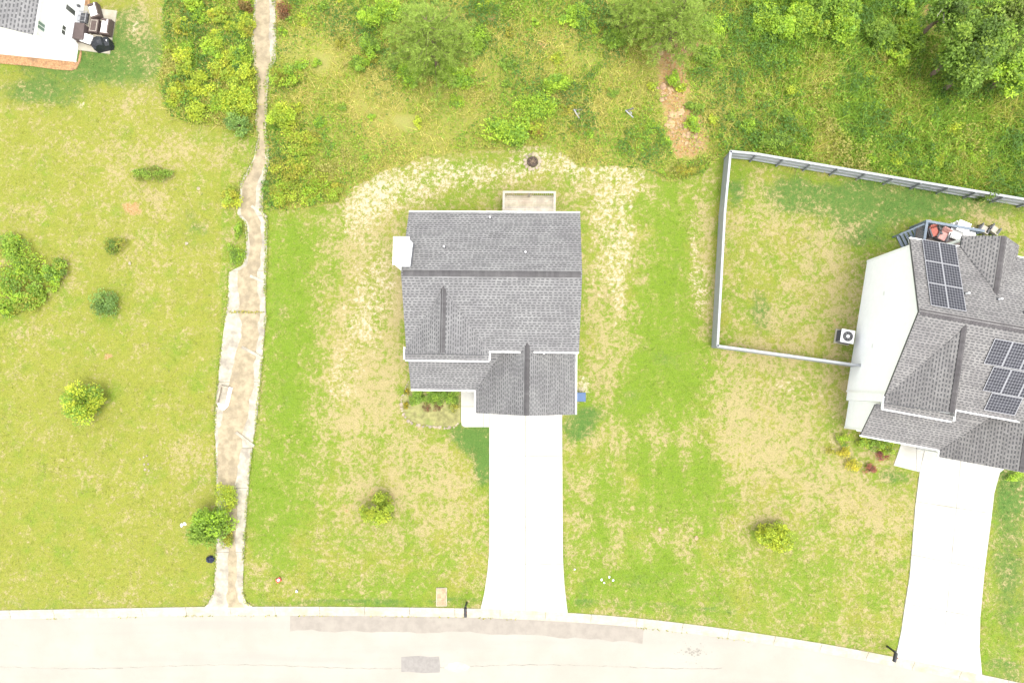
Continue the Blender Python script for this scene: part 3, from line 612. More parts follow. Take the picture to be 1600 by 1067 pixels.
    def corner(s, x, y, z0, z1): s.build(MB().bx(x - 0.06, x + 0.06, y - 0.06, y + 0.06, z0, z1), 'corner_board', 'trim')
    def window(s, c, n, w, h, glass='glass', bars=1):
        """c: middle on the wall face, n outward"""
        c = np.array(c, float); n = np.array(n, float); u = np.cross((0, 0, 1), n); z = np.array([0, 0, 1.0]); fr = MB(); t_ = 0.07
        o_ = c - u * w / 2 - z * h / 2 + n * 0.02
        fr.box(o_, u * w, z * t_, n * 0.05); fr.box(o_ + z * (h - t_), u * w, z * t_, n * 0.05); fr.box(o_ + z * t_, u * t_, z * (h - 2 * t_), n * 0.05); fr.box(o_ + z * t_ + u * (w - t_), u * t_, z * (h - 2 * t_), n * 0.05)
        wd = s.build(fr, 'window', 'trim'); k = bars + 1; gw = (w - 2 * t_) / k
        for i in range(k):
            g_ = MB().box(o_ + u * (t_ + gw * i + (0.02 if i else 0)) + z * t_ + n * 0.012, u * (gw - (0.02 if i else 0)), z * (h - 2 * t_), n * 0.012); s.build(g_, 'pane', glass if i % 2 == 0 else 'glass2' if glass == 'glass2' else glass, wd)
        if bars:
            for i in range(1, k): s.build(MB().box(o_ + u * (t_ + gw * i - 0.02) + z * t_ + n * 0.02, u * 0.04, z * (h - 2 * t_), n * 0.03), 'mullion', 'trim', wd)
        s.build(MB().box(c - u * (w / 2 + 0.05) - z * (h / 2 + 0.05) + n * 0.026, u * (w + 0.1), z * 0.05, n * 0.08), 'sill', 'trim', wd)
    def pipe(s, x, y, z, h=0.32, lean=0.0, white=True):
        vp = s.build(MB().tube((x, y, z - 0.1), (x, y, z + h), 0.05, 0.05, 10), 'vent_pipe', 'trim' if white else 'dgrey')
        s.build(MB().tube((x, y, z - 0.08), (x, y, z + 0.1), 0.13, 0.065, 10), 'flashing', 'dgrey', vp)

def build_house(name, label, rz, c, p, warm=1.0):
    a = math.radians(rz); loc = (c[0] * math.cos(a) - c[1] * math.sin(a), c[0] * math.sin(a) + c[1] * math.cos(a), 0)
    root = thing(name, label, 'house', loc, a); H = House(root, c)
    xl, xr, yr, yR, yf, zr = p['xl'], p['xr'], p['yr'], p['yR'], p['yf'], p['zr']; k = p['pitch']; zf = zr - (yR - yf) * k; zb = zr - (yr - yR) * k; ov = 0.3
    # main roof
    rear = [(xl, yr, zb), (xr, yr, zb), (xr, yR, zr), (xl, yR, zr)]; front = [(xl, yf, zf), (xr, yf, zf), (xr, yR, zr), (xl, yR, zr)]
    rf = H.roof([rear, front], warm=warm); H.cap(rf, (xl + 0.1, yR, zr + 0.01), (xr - 0.1, yR, zr + 0.01), 0.34, k, warm)
    H.gutter((xl, yr, zb - 0.01), (xr, yr, zb - 0.01), (0, 1, 0))
    H.fascia([((xl + 0.02, yr, zb), (xl + 0.02, yR, zr)), ((xl + 0.02, yR, zr), (xl + 0.02, yf, zf)), ((xr - 0.02, yr, zb), (xr - 0.02, yR, zr)), ((xr - 0.02, yR, zr), (xr - 0.02, yf, zf))])
    # front gable
    gl, gr, gx_, gy, gz = p['gl'], p['gr'], p['gx'], p['gy'], p['gz']; pe = 0.32
    yt = yR - (zr - gz) / k; gf = gy + pe; zge = zf - 0.02
    # valley feet: where the gable eave height meets the main slope
    LS = [(gl, gf, zge), (gx_, gf, gz), (gx_, yt, gz), (gl, yf + 0.02, zge)]; RS = [(gr, gf, zge), (gx_, gf, gz), (gx_, yt, gz), (gr, yf + 0.02, zge)]
    lift = 0.02
    LS = [(x, y, z + lift) for x, y, z in LS]; RS = [(x, y, z + lift) for x, y, z in RS]
    gfr = H.roof([LS, RS], 'gable_roof', 0.12, warm); H.cap(gfr, (gx_, gf + 0.03, gz + 0.05), (gx_, yt + 0.1, gz + 0.05), 0.3, 0.75, warm)
    pent = [(gl, gy, zge - 0.16), (gr, gy, zge - 0.16), (gr, gf + 0.05, zge - 0.02), (gl, gf + 0.05, zge - 0.02)]
    H.roof([pent], 'pent_roof', 0.1, warm); H.gutter((gl, gy, zge - 0.16), (gr, gy, zge - 0.16), (0, -1, 0))
    H.gutter((gr, gy, zge - 0.02), (gr, yf, zge - 0.02), (1, 0, 0)); H.gutter((gl, gy, zge - 0.02), (gl, gy + 0.75, zge - 0.02), (-1, 0, 0))
    H.fascia([((gl, gf - 0.01, zge + lift), (gx_, gf - 0.01, gz + lift)), ((gx_, gf - 0.01, gz + lift), (gr, gf - 0.01, zge + lift))], 'gable_rake')
    # garage
    al, ar, ay, ax, az, aze, ab = p['al'], p['ar'], p['ay'], p['ax'], p['az'], p['aze'], p['ab']; ka = (az - aze) / (ax - al); kb = (az - aze) / (ar - ax)
    pyf, pyb, pzb = p['pyf'], p['pyb'], p['pzb']; xv = al + (pzb - aze) / ka; kp0 = (pzb - aze) / (pyb - pyf); wyb = yf + ov; zz2 = pzb + (wyb - pyb) * kp0; xv2 = al + (zz2 - aze) / ka
    GL = [(al, ay, aze), (ax, ay, az), (ax, ab, az), (xv2, wyb, zz2), (xv, pyb, pzb), (al, pyf, aze)]; GR = [(ar, ay, aze), (ax, ay, az), (ax, ab, az), (ar, yf + ov, aze)]
    afr = H.roof([GL, GR], 'garage_roof', 0.13, warm); H.cap(afr, (ax, ay + 0.02, az + 0.02), (ax, ab + 0.05, az + 0.02), 0.3, 0.85, warm)
    hw = (zf - aze) / ka
    # where the garage roof dies into the storey wall the main eave carries its own gutter
    dx = (az - zf) / ka + 0.12
    H.gutter((gr, yf, zf - 0.01), (ax - dx, yf, zf - 0.01), (0, -1, 0)); H.gutter((ax + dx, yf, zf - 0.01), (xr, yf, zf - 0.01), (0, -1, 0))
    H.gutter((ar, ay, aze - 0.01), (ar, yf + ov - 0.1, aze - 0.01), (1, 0, 0)); H.gutter((al, ay, aze - 0.01), (al, pyf - 0.05, aze - 0.01), (-1, 0, 0))
    H.fascia([((al, ay + 0.01, aze), (ax, ay + 0.01, az)), ((ax, ay + 0.01, az), (ar, ay + 0.01, aze))], 'garage_rake')
    # lower front roof
    pl = p['pl']; PF = [(pl, pyf, aze), (al + 0.02, pyf, aze), (xv + 0.02, pyb, pzb), (pl, pyb, pzb)]
    PB = [(gr - 0.33, pyb, pzb), (xv + 0.02, pyb, pzb), (xv2 + 0.02, wyb, zz2), (gr - 0.33, wyb, zz2)]
    H.roof([PF, PB], 'porch_roof', 0.12, warm); H.gutter((pl, pyf, aze - 0.01), (al - 0.02, pyf, aze - 0.01), (0, -1, 0))
    # walls
    wx0, wx1, wy0, wy1 = xl + ov, xr - ov, yf + ov, yr - ov; zt = zf + ov * k - 0.1; zt2 = zb + ov * k - 0.1; apex = zr - 0.12
    gw0, gw1, gwy = gl + 0.32, gr - 0.3, gf + 0.1
    H.walls([([(wx0, wy1, 0), (wx0, wy0, 0), (wx0, wy0, zt), (wx0, yR, apex), (wx0, wy1, zt2)], (-1, 0, 0)), ([(wx1, wy0, 0), (wx1, wy1, 0), (wx1, wy1, zt2), (wx1, yR, apex), (wx1, wy0, zt)], (1, 0, 0)),
             ([(wx1, wy1, 0), (wx0, wy1, 0), (wx0, wy1, zt2), (wx1, wy1, zt2)], (0, 1, 0)), ([(gw1, wy0, 0), (wx1, wy0, 0), (wx1, wy0, zt), (gw1, wy0, zt)], (0, -1, 0)),
             ([(gw0, gwy, 0), (gw1, gwy, 0), (gw1, gwy, zge), (gx_, gwy, gz - 0.12), (gw0, gwy, zge)], (0, -1, 0)), ([(gw1, gwy, 0), (gw1, wy0, 0), (gw1, wy0, zge - 0.1), (gw1, gwy, zge - 0.1)], (1, 0, 0)), ([(gw0, wy0, 0), (gw0, gwy, 0), (gw0, gwy, zge - 0.1), (gw0, wy0, zge - 0.1)], (-1, 0, 0))])
    px1 = p['px1']; pw = pl + 0.35; py0 = pyf + 0.35; kp = (pzb - aze) / (pyb - pyf); pz0 = aze + 0.35 * kp - 0.1; pz1 = aze + (gwy - pyf) * kp - 0.1
    H.walls([([(pw, gwy, 0), (pw, py0, 0), (pw, py0, pz0), (pw, gwy, min(pz1, pzb - 0.1))], (-1, 0, 0)), ([(pw, py0, 0), (px1, py0, 0), (px1, py0, pz0), (pw, py0, pz0)], (0, -1, 0)), ([(px1, py0, 0), (px1, gwy, 0), (px1, gwy, min(pz1, pzb - 0.1)), (px1, py0, pz0)], (1, 0, 0))], 'porch_wall')
    aw0, aw1, awy = al + 0.3, ar - 0.3, ay + 0.3; aza = aze + 0.3 * ka - 0.1
    H.walls([([(aw0, awy, 0), (aw1, awy, 0), (aw1, awy, aza), (ax, awy, az - 0.14), (aw0, awy, aza)], (0, -1, 0)), ([(aw0, wy0, 0), (aw0, awy, 0), (aw0, awy, aza), (aw0, wy0, aza)], (-1, 0, 0)), ([(aw1, awy, 0), (aw1, wy0, 0), (aw1, wy0, aza), (aw1, awy, aza)], (1, 0, 0))], 'garage_wall')
    for (x, y, z1) in ((wx0, wy1, zt2), (wx0, wy0, zt), (wx1, wy1, zt2), (pw, py0, pz0), (aw0, awy, aza), (aw1, awy, aza)): H.corner(x, y, 0, z1)
    # garage door with panels, front door, windows
    gd = H.build(MB().bx(ax - 2.45, ax + 2.45, awy - 0.05, awy - 0.026, 0.03, 2.2), 'garage_door', 'trim')
    for r_ in range(4):
        for q in range(8): H.build(MB().bx(ax - 2.4 + q * 0.6, ax - 2.4 + q * 0.6 + 0.52, awy - 0.065, awy - 0.052, 0.1 + r_ * 0.53, 0.52 + r_ * 0.53), 'door_panel', 'trim', gd)
    dr = H.build(MB().bx(px1 + 0.35, px1 + 1.3, gwy - 0.06, gwy - 0.03, 0.05, 2.1), 'front_door', 'dgrey'); H.build(MB().bx(px1 + 1.2, px1 + 1.24, gwy - 0.12, gwy - 0.065, 1.0, 1.06), 'door_handle', 'grey', dr)
    H.window((gx_, gwy, 4.75), (0, -1, 0), 1.7, 1.1); H.window((pw + 1.2, py0, 1.5), (0, -1, 0), 1.5, 1.4)
    for xx in (wx0 + 1.6, (wx0 + wx1) / 2, wx1 - 1.6): H.window((xx, wy1, 4.5), (0, 1, 0), 1.0, 1.2)
    H.window((wx0 + 1.6, wy1, 1.5), (0, 1, 0), 1.6, 1.3)
    return root, H, dict(zf=zf, zb=zb, rf=rf, wx0=wx0, wy1=wy1, wy0=wy0, k=k)

HM, hm, im = build_house('house', 'two-storey house with white chimney, wooden back deck and bare grey shingle roof', -0.7, (-2.3, 4.2), dict(xl=-7.42, xr=2.84, yr=10.2, yR=6.2, yf=1.93, zr=7.75, pitch=0.5,
    gl=-7.5, gr=-2.49, gx=-5.04, gy=1.36, gz=7.35, al=-3.43, ar=2.82, ay=-1.86, ax=-0.22, az=5.85, aze=2.98, ab=2.62, pl=-7.55, pyf=-0.42, pyb=1.5, pzb=4.2, px1=-4.75))
def rz_main(y): return 7.75 - abs(y - 6.2) * 0.5
# chimney chase
mb = MB(); cx0, cx1, cy0, cy1 = -7.72, -6.95, 6.6, 8.08
mb.bx(cx0, cx1, cy0, cy1, 0, 8.3); ch = hm.build(mb, 'chimney', 'siding'); f = MB()
for pts, n in (([(cx0, cy1, 0), (cx0, cy0, 0), (cx0, cy0, 8.3), (cx0, cy1, 8.3)], (-1, 0, 0)), ([(cx0, cy0, 0), (cx1, cy0, 0), (cx1, cy0, 8.3), (cx0, cy0, 8.3)], (0, -1, 0)), ([(cx1, cy0, 6.3), (cx1, cy1, 6.3), (cx1, cy1, 8.3), (cx1, cy0, 8.3)], (1, 0, 0)), ([(cx1, cy1, 0), (cx0, cy1, 0), (cx0, cy1, 8.3), (cx1, cy1, 8.3)], (0, 1, 0))): siding_field(f, pts, n)
hm.build(f, 'siding_boards', 'siding', ch, 'stuff')
hm.build(MB().bx(cx0 - 0.06, cx1 + 0.06, cy0 - 0.06, cy1 + 0.06, 8.31, 8.38), 'chimney_cap', 'trim', ch)
hm.build(MB().tube((-7.36, 7.35, 8.38), (-7.36, 7.35, 8.62), 0.17, 0.17, 20), 'flue', 'dgrey', ch); hm.build(MB().tube((-7.36, 7.35, 8.63), (-7.36, 7.35, 8.68), 0.24, 0.2, 20), 'flue_cap', 'trim', ch)
hm.build(MB().box((cx1 + 0.02, cy0, rz_main(cy0) + 0.02), (0.1, 0, 0), (0, cy1 - cy0, rz_main(cy1) - rz_main(cy0)), (0, 0, 0.03)), 'flashing', 'dgrey', ch)
a0 = math.radians(0.7)
def loc_of(px, py, z, deg):
    p = P(px, py, z); a = math.radians(deg); return p[0] * math.cos(a) - p[1] * math.sin(a), p[0] * math.sin(a) + p[1] * math.cos(a)
for (px, py, z) in ((765.5, 340, 6.1), (693.5, 385, 7.2), (821, 394, 7.3)):
    x, y = loc_of(px, py, z, 0.7); hm.pipe(x, y, rz_main(y), 0.3)
hm.build(MB().box((0.75, 1.8, 5.4), (0.07, 0, 0), (0, 0.05, 0), (0, 0, -1.6)), 'downspout', 'gutter'); hm.build(MB().bx(-7.52, -7.44, 2.02, 2.1, 0.1, 5.3), 'downspout', 'gutter')

HR, hr, ir = build_house('house', 'two-storey house with solar panels on a warm grey shingle roof beside the fenced yard', -10.5, (25.6, 6.2), dict(xl=20.42, xr=30.9, yr=12.5, yR=7.88, yf=3.08, zr=7.75, pitch=0.465,
    gl=20.45, gr=24.5, gx=23.1, gy=2.38, gz=7.6, al=25.5, ar=31.7, ay=0.2, ax=28.6, az=5.75, aze=2.98, ab=3.8, pl=20.6, pyf=0.65, pyb=2.6, pzb=4.2, px1=23.3), warm=1.025)
aR = math.radians(-10.5)
def r2w(x, y, z): return np.array([x * math.cos(aR) - y * math.sin(aR), x * math.sin(aR) + y * math.cos(aR), z])
def w2r(p): return np.array([p[0] * math.cos(-aR) - p[1] * math.sin(-aR), p[0] * math.sin(-aR) + p[1] * math.cos(-aR), p[2]])
kR = 0.465; zbR = ir['zb']; 
# rear dormer gable over the deck
dxr, dz = 25.0, 6.85; yT = 7.88 + (7.75 - dz) / kR; yE = 13.2; dl_, dr_ = 23.35, 26.65; ze = zbR + 0.02
L_ = [(dl_, yE, ze), (dxr, yE, dz), (dxr, yT, dz), (dl_, 12.5, ze)]; R_ = [(dr_, yE, ze), (dxr, yE, dz), (dxr, yT, dz), (dr_, 12.5, ze)]
df = hr.roof([[(x, y, z + 0.02) for x, y, z in q] for q in (L_, R_)], 'dormer_roof', 0.12, 1.025); hr.cap(df, (dxr, yE - 0.02, dz + 0.04), (dxr, yT - 0.1, dz + 0.04), 0.3, 0.7, 1.025)
hr.fascia([((dl_, yE - 0.01, ze + 0.02), (dxr, yE - 0.01, dz + 0.02)), ((dxr, yE - 0.01, dz + 0.02), (dr_, yE - 0.01, ze + 0.02))], 'dormer_rake')
for xx in (dl_ + 0.15, dr_ - 0.15): hr.build(MB().bx(xx - 0.07, xx + 0.07, yE - 0.25, yE - 0.11, 0, ze - 0.1), 'porch_column', 'trim')
hr.build(MB().quadpts([(dl_ + 0.1, yE - 0.2, ze - 0.05), (dr_ - 0.1, yE - 0.2, ze - 0.05), (dxr, yE - 0.2, dz - 0.1)][::-1]), 'gable_wall', 'siding')
# solar panels bolted to the roof
def solar(H, o, u, v, n, wd, ln, nc, nr):
    fr = MB(); fr.box(o + n * 0.06, u * wd, v * ln, n * 0.03)
    pn = H.build(fr, 'solar_panel', 'solarframe'); H.build(MB().box(o + n * 0.091 + u * 0.02 + v * 0.02, u * (wd - 0.04), v * (ln - 0.04), n * 0.002), 'backsheet', 'solarback', pn)
    cl = MB(); cw = (wd - 0.06) / nc; clh = (ln - 0.06) / nr; ch_ = 0.02
    for i in range(nc):
        for j in range(nr):
            a = o + n * 0.094 + u * (0.03 + cw * i + 0.011) + v * (0.03 + clh * j + 0.011); w_ = cw - 0.022; h_ = clh - 0.022; c2 = ch_
            cl.quadpts([a + u * c2, a + u * (w_ - c2), a + u * w_ + v * c2, a + u * w_ + v * (h_ - c2), a + u * (w_ - c2) + v * h_, a + u * c2 + v * h_, a + v * (h_ - c2), a + v * c2])
    H.build(cl, 'solar_cells', 'solarcell', pn, 'stuff')
sl_ = math.sqrt(1 + kR * kR)
u_ = np.array([1.0, 0, 0]); vR = np.array([0, -1, kR]) / sl_; nR = np.array([0, kR, 1]) / sl_; vF = np.array([0, 1, kR]) / sl_; nF = np.array([0, -kR, 1]) / sl_
def on_roof(px, py, rear=True):
    p0 = r2w(25, 7.88, 7.75); nn = nR if rear else nF; nw = r2w(*nn) ; nw[2] = nn[2]
    return w2r(on_plane(px, py, p0, nw))
tl = on_roof(1438, 375); bl = on_roof(1455, 479); tr = on_roof(1491, 387)
x0 = (tl[0] + bl[0]) / 2; y0 = tl[1]; Ls = np.linalg.norm(bl - tl) / 3; wS = (tr[0] - tl[0]) / 2
for j in range(3):
    for i in range(2): solar(hr, np.array([x0 + wS * i, y0, 7.75 - (y0 - 7.88) * kR]) + vR * (Ls * j) + u_ * 0.006, u_, vR, nR, wS - 0.012, Ls - 0.03, 6, 8)
q0 = on_roof(1551, 527, False); q1 = on_roof(1536, 567, False); q2 = on_roof(1540, 609, False); q3 = on_roof(1549, 612, False); q4 = on_roof(1540, 637, False)
lnF = np.linalg.norm(q1[1:] - q0[1:]); 
for j, (q, cnt, xs) in enumerate(((q0, 4, q1[0]), (q1, 4, on_roof(1555, 571, False)[0] - 0.1), (q2, 1, q3[0]))):
    yb = q0[1] - (lnF / sl_) * (j + 1) - 0.03 * j; L2 = lnF - 0.02
    if j == 2: L2 = lnF * 0.72; yb = q0[1] - (lnF / sl_) * 2 - 0.06 - L2 / sl_
    for i in range(cnt):
        wdp = 0.98 if j < 2 else 1.75
        solar(hr, np.array([xs + i * 1.0, yb, 7.75 - (7.88 - yb) * kR]), u_, vF, nF, wdp, L2, 6 if j < 2 else 10, 8 if j < 2 else 6)
for (px, py) in ((1508, 459), (1559, 468), (1600, 488)):
    p = on_roof(px, py); hr.pipe(p[0], p[1], p[2], 0.38)
# vents on the plain side wall
for (yy, zz) in ((9.6, 3.0), (6.3, 2.6)): hr.build(MB().box((20.42 + 0.3 - 0.06, yy - 0.12, zz - 0.1), (0.035, 0, 0), (0, 0.24, 0), (0, 0, 0.2)), 'wall_vent', 'gutter')

# third house, at the corner of the picture
aT = math.radians(-6.5); cT = (-39.0, 23.5)
HT = thing('house', 'white-sided house with small windows above a patio of covered furniture', 'house', (cT[0] * math.cos(aT) - cT[1] * math.sin(aT), cT[0] * math.sin(aT) + cT[1] * math.cos(aT), 0), aT); ht = House(HT, cT)
ex, wxT, ysT, wyT, zeT, kT = -33.95, -34.4, 18.42, 18.86, 4.65, 0.42; rxT = ex - 5.2; zrT = zeT + 5.2 * kT; ynT = 33.0
rfT = ht.roof([[(ex, ysT, zeT), (ex, ynT, zeT), (rxT, ynT, zrT), (rxT, ysT, zrT)], [(rxT - 5.2, ysT, zeT), (rxT - 5.2, ynT, zeT), (rxT, ynT, zrT), (rxT, ysT, zrT)]], e=0.2, tooth=0.33)
ht.cap(rfT, (rxT, ysT + 0.1, zrT + 0.02), (rxT, ynT - 0.1, zrT + 0.02), 0.32, kT); ht.gutter((ex, ysT, zeT - 0.01), (ex, ynT, zeT - 0.01), (1, 0, 0))
ht.fascia([((ex, ysT + 0.01, zeT), (rxT, ysT + 0.01, zrT)), ((rxT, ysT + 0.01, zrT), (rxT - 5.2, ysT + 0.01, zeT))])
zw = zeT + 0.45 * kT - 0.1; xw2 = rxT - 5.2 + 0.45
ht.walls([([(wxT, wyT, 0), (wxT, ynT - 0.4, 0), (wxT, ynT - 0.4, zw), (wxT, wyT, zw)], (1, 0, 0)), ([(xw2, wyT, 0), (wxT, wyT, 0), (wxT, wyT, zw), (rxT, wyT, zrT - 0.12), (xw2, wyT, zw)], (0, -1, 0)), ([(wxT, ynT - 0.4, 0), (xw2, ynT - 0.4, 0), (xw2, ynT - 0.4, zw), (rxT, ynT - 0.4, zrT - 0.12), (wxT, ynT - 0.4, zw)], (0, 1, 0)), ([(xw2, ynT - 0.4, 0), (xw2, wyT, 0), (xw2, wyT, zw), (xw2, ynT - 0.4, zw)], (-1, 0, 0))])
ht.corner(wxT, wyT, 0, zw)
def t2w(x, y, z): return np.array([x * math.cos(aT) - y * math.sin(aT), x * math.sin(aT) + y * math.cos(aT), z])
def w2t(p): return np.array([p[0] * math.cos(-aT) - p[1] * math.sin(-aT), p[0] * math.sin(-aT) + p[1] * math.cos(-aT), p[2]])
def on_east(px, py): return w2t(on_plane(px, py, t2w(wxT, 20, 2), t2w(1, 0, 0)))
def win_px(c4, glass, bars):
    q = np.array([on_east(*c) for c in c4]); y0, y1 = q[:, 1].min(), q[:, 1].max(); z0, z1 = q[:, 2].min(), q[:, 2].max()
    cy, cz = q[:, 1].mean(), q[:, 2].mean(); wd = abs(q[[0, 3], 1].mean() - q[[1, 2], 1].mean()); hh = abs(q[[0, 1], 2].mean() - q[[2, 3], 2].mean())
    ht.window((wxT, cy, cz), (1, 0, 0), max(0.5, wd), max(0.5, hh), glass, bars)
win_px([(58, 30), (55.5, 43), (68.5, 53.5), (71, 39)], 'glass2', 1); win_px([(96, 37.5), (93, 53), (101, 58), (104, 42)], 'glass', 1); win_px([(102, 4.5), (100, 13), (116.5, 28), (118.5, 19)], 'glass', 0)
q = on_east(120, 9); ht.build(MB().bx(wxT + 0.03, wxT + 0.2, q[1] - 0.06, q[1] + 0.06, q[2] - 0.12, q[2] + 0.08), 'wall_lamp', 'dgrey')

# ------------------------------------------------------------------ fence round the neighbour's yard
def fence_run(root, a, b_, inside, hgt=1.38, n=None, first=True):
    a = np.array(a[:2]); b_ = np.array(b_[:2]); d = b_ - a; L = np.linalg.norm(d); d /= L; n = n or max(1, round(L / 2.3)); ins = np.array([-d[1], d[0]]) * inside; st = L / n
    I3 = np.array([ins[0], ins[1], 0]); D3 = np.array([d[0], d[1], 0])
    for k in range(n):
        p = np.array([*(a + d * st * k), 0.0]); w_ = random.uniform(-0.015, 0.015)
        pn = MB(); pn.box(p + D3 * 0.006 + I3 * 0.0 + [0, 0, 0.06], D3 * (st - 0.012), I3 * 0.012, [0, 0, hgt - 0.09]); ob = pn.build('fence_panel', 'fence', root, org=root.location)
        bd = MB(); m_ = int(st / 0.14)
        for q in range(m_): c_ = random.uniform(0.93, 1.05); bd.box(p + D3 * (st / m_ * q + 0.012) - I3 * 0.019 + [0, 0, 0.05], D3 * (st / m_ - 0.01), I3 * 0.018, [0, 0, hgt - 0.07 + random.uniform(-0.004, 0.004)], (c_, c_, c_))
        o2 = bd.build('boards', 'fence', ob, org=root.location); o2['kind'] = 'stuff'
        for z in (0.22, 0.72): MB().box(p + I3 * 0.0135 + [0, 0, z], D3 * (st - 0.01), I3 * 0.045, [0, 0, 0.085]).build('rail', 'fence', root, org=root.location)
        MB().box(p - I3 * 0.045 + [0, 0, hgt], D3 * (st - 0.004), I3 * 0.15, [0, 0, 0.03]).build('cap_rail', 'fence', root, org=root.location)
    for k in range(n + 1):
        if k == 0 and not first: continue
        p = np.array([*(a + d * st * k), -0.1]) - D3 * 0.045 + I3 * 0.062
        MB().box(p, D3 * 0.09, I3 * 0.09, [0, 0, hgt + 0.08]).build('post', 'fencepost', root, org=root.location)
FH = 1.38
cA = P(1141, 236, FH); cB = P(1600, 311, FH); cB = cA + (cB - cA) * 1.12; cm = P(1182, 240, FH); cm2 = P(1440, 284, FH); cC = P(1120.5, 541, FH); cC0 = P(1132, 330, FH); cD = P(1346, 572, FH)
fr = thing('fence', 'grey panel fence closing three sides of the neighbouring back yard', 'fence', (cA[0], cA[1], 0))
fence_run(fr, cA, cm, -1, n=1); fence_run(fr, cm, cm2, -1, n=6, first=False); fence_run(fr, cm2, cB, -1, n=5, first=False); fence_run(fr, cA, cC0, 1, n=2, first=False); fence_run(fr, cC0, cC, 1, n=4, first=False); fence_run(fr, cC, cD, 1, n=4, first=False)
p = P(1455, 290, FH); q = P(1462, 303, 0.1); MB().bar((p[0], p[1] - 0.15, 1.3), (q[0] + 0.3, q[1] + 0.25, 0.15), 0.06).build('brace', 'fencepost', fr, org=fr.location)

# ------------------------------------------------------------------ decks
def deck_boards(x0, x1, y0, y1, z, bw=0.14, along='x'):
    mb = MB(); k = 0; t_ = y0
    while t_ < y1 - 0.02:
        b_ = min(bw - 0.008, y1 - t_); c_ = random.uniform(0.82, 1.12); mb.bx(x0, x1, t_, t_ + b_, z - 0.035, z + random.uniform(-0.002, 0.002), (c_, c_ * random.uniform(0.96, 1.0), c_ * random.uniform(0.9, 1.0))); t_ += bw
    return mb
dk = thing('deck', 'pale wooden back deck with railing behind the house with the chimney', 'deck', (*np.array(P(827, 312, 0))[:2], 0), math.radians(-0.7)); hk = House(dk, (loc_of(827, 312, 0, 0.7)))
dx0, dx1, dy0, dy1, dz_ = -1.95, 1.5, 9.93, 12.62, 0.85
hk.build(deck_boards(dx0, dx1, dy0, dy1, dz_), 'boards', 'deckwood', None, 'stuff')
for x in (dx0 + 0.06, dx1 - 0.06, (dx0 + dx1) / 2): hk.build(MB().bx(x - 0.06, x + 0.06, dy1 - 0.12, dy1, 0, dz_ + 1.0), 'post', 'deckrail')
for x in (dx0 + 0.06, dx1 - 0.06): hk.build(MB().bx(x - 0.06, x + 0.06, dy0 + 0.08, dy0 + 0.2, 0, dz_ + 1.0), 'post', 'deckrail')
for (x0, x1, y0, y1) in ((dx0 - 0.02, dx1 + 0.02, dy1 - 0.14, dy1 + 0.01), (dx0 - 0.02, dx0 + 0.13, dy0 + 0.05, dy1 - 0.145), (dx1 - 0.13, dx1 + 0.02, dy0 + 0.05, dy1 - 0.145)): hk.build(MB().bx(x0, x1, y0, y1, dz_ + 1.005, dz_ + 1.04), 'top_rail', 'deckrail')
mb = MB()
for x in np.arange(dx0 + 0.2, dx1 - 0.1, 0.13): mb.bx(x - 0.018, x + 0.018, dy1 - 0.08, dy1 - 0.045, dz_ + 0.05, dz_ + 1.0)
for xx in (dx0 + 0.05, dx1 - 0.09):
    for y in np.arange(dy0 + 0.3, dy1 - 0.2, 0.13): mb.bx(xx, xx + 0.036, y - 0.018, y + 0.018, dz_ + 0.05, dz_ + 1.0)
hk.build(mb, 'balusters', 'deckrail', None, 'stuff')
for (x0, x1, y0, y1) in ((dx0, dx1, dy1 - 0.1, dy1 - 0.06), (dx0, dx0 + 0.04, dy0, dy1 - 0.11), (dx1 - 0.04, dx1, dy0, dy1 - 0.11)): hk.build(MB().bx(x0, x1, y0, y1, dz_ - 0.24, dz_ - 0.04), 'skirt_board', 'deckrail')
# neighbour's blue-grey deck with stair
ra = thing('deck', 'blue-grey railed deck with a side stair behind the solar-panel house', 'deck', r2w(24.9, 13.8, 0), aR); ha = House(ra, (24.9, 13.8))
ax0, ax1, ay0, ay1, az_ = 23.1, 26.8, 12.25, 15.0, 0.95
ha.build(deck_boards(ax0, ax1, ay0, ay1, az_), 'boards', 'greydeck', None, 'stuff')
for x in (ax0 + 0.06, (ax0 + ax1) / 2, ax1 - 0.06): ha.build(MB().bx(x - 0.06, x + 0.06, ay1 - 0.12, ay1, 0, az_ + 1.0), 'post', 'bluegrey')
for (x0, x1, y0, y1) in ((ax0 - 0.02, ax1 + 0.02, ay1 - 0.15, ay1 + 0.01), (ax0 - 0.02, ax0 + 0.14, ay0, ay1 - 0.155)): ha.build(MB().bx(x0, x1, y0, y1, az_ + 1.005, az_ + 1.04), 'top_rail', 'bluegrey')
mb = MB()
for x in np.arange(ax0 + 0.2, ax1, 0.12): mb.bx(x - 0.02, x + 0.02, ay1 - 0.09, ay1 - 0.05, az_ + 0.05, az_ + 1.0)
for y in np.arange(ay0 + 0.2, ay1 - 0.2, 0.12): mb.bx(ax0 + 0.04, ax0 + 0.08, y - 0.02, y + 0.02, az_ + 0.05, az_ + 1.0)
ha.build(mb, 'balusters', 'bluegrey', None, 'stuff')
sa = np.array([23.05, 14.75]); sb = np.array([22.08, 14.09]); sdir = sb - sa; sL = np.linalg.norm(sdir); sdir = sdir / sL; sn = np.array([-sdir[1], sdir[0]]); sn = sn if sn[1] < 0 else -sn
for k in range(5):
    t0 = sL * 0.8 * k / 5; q = sa + sdir * t0 + sn * 0.06; zt_ = az_ - 0.17 * (k + 1)
    ha.build(MB().box((q[0], q[1], zt_ - 0.04), (sdir[0] * 0.2, sdir[1] * 0.2, 0), (sn[0] * 0.8, sn[1] * 0.8, 0), (0, 0, 0.04)), 'stair_tread', 'bluegrey')
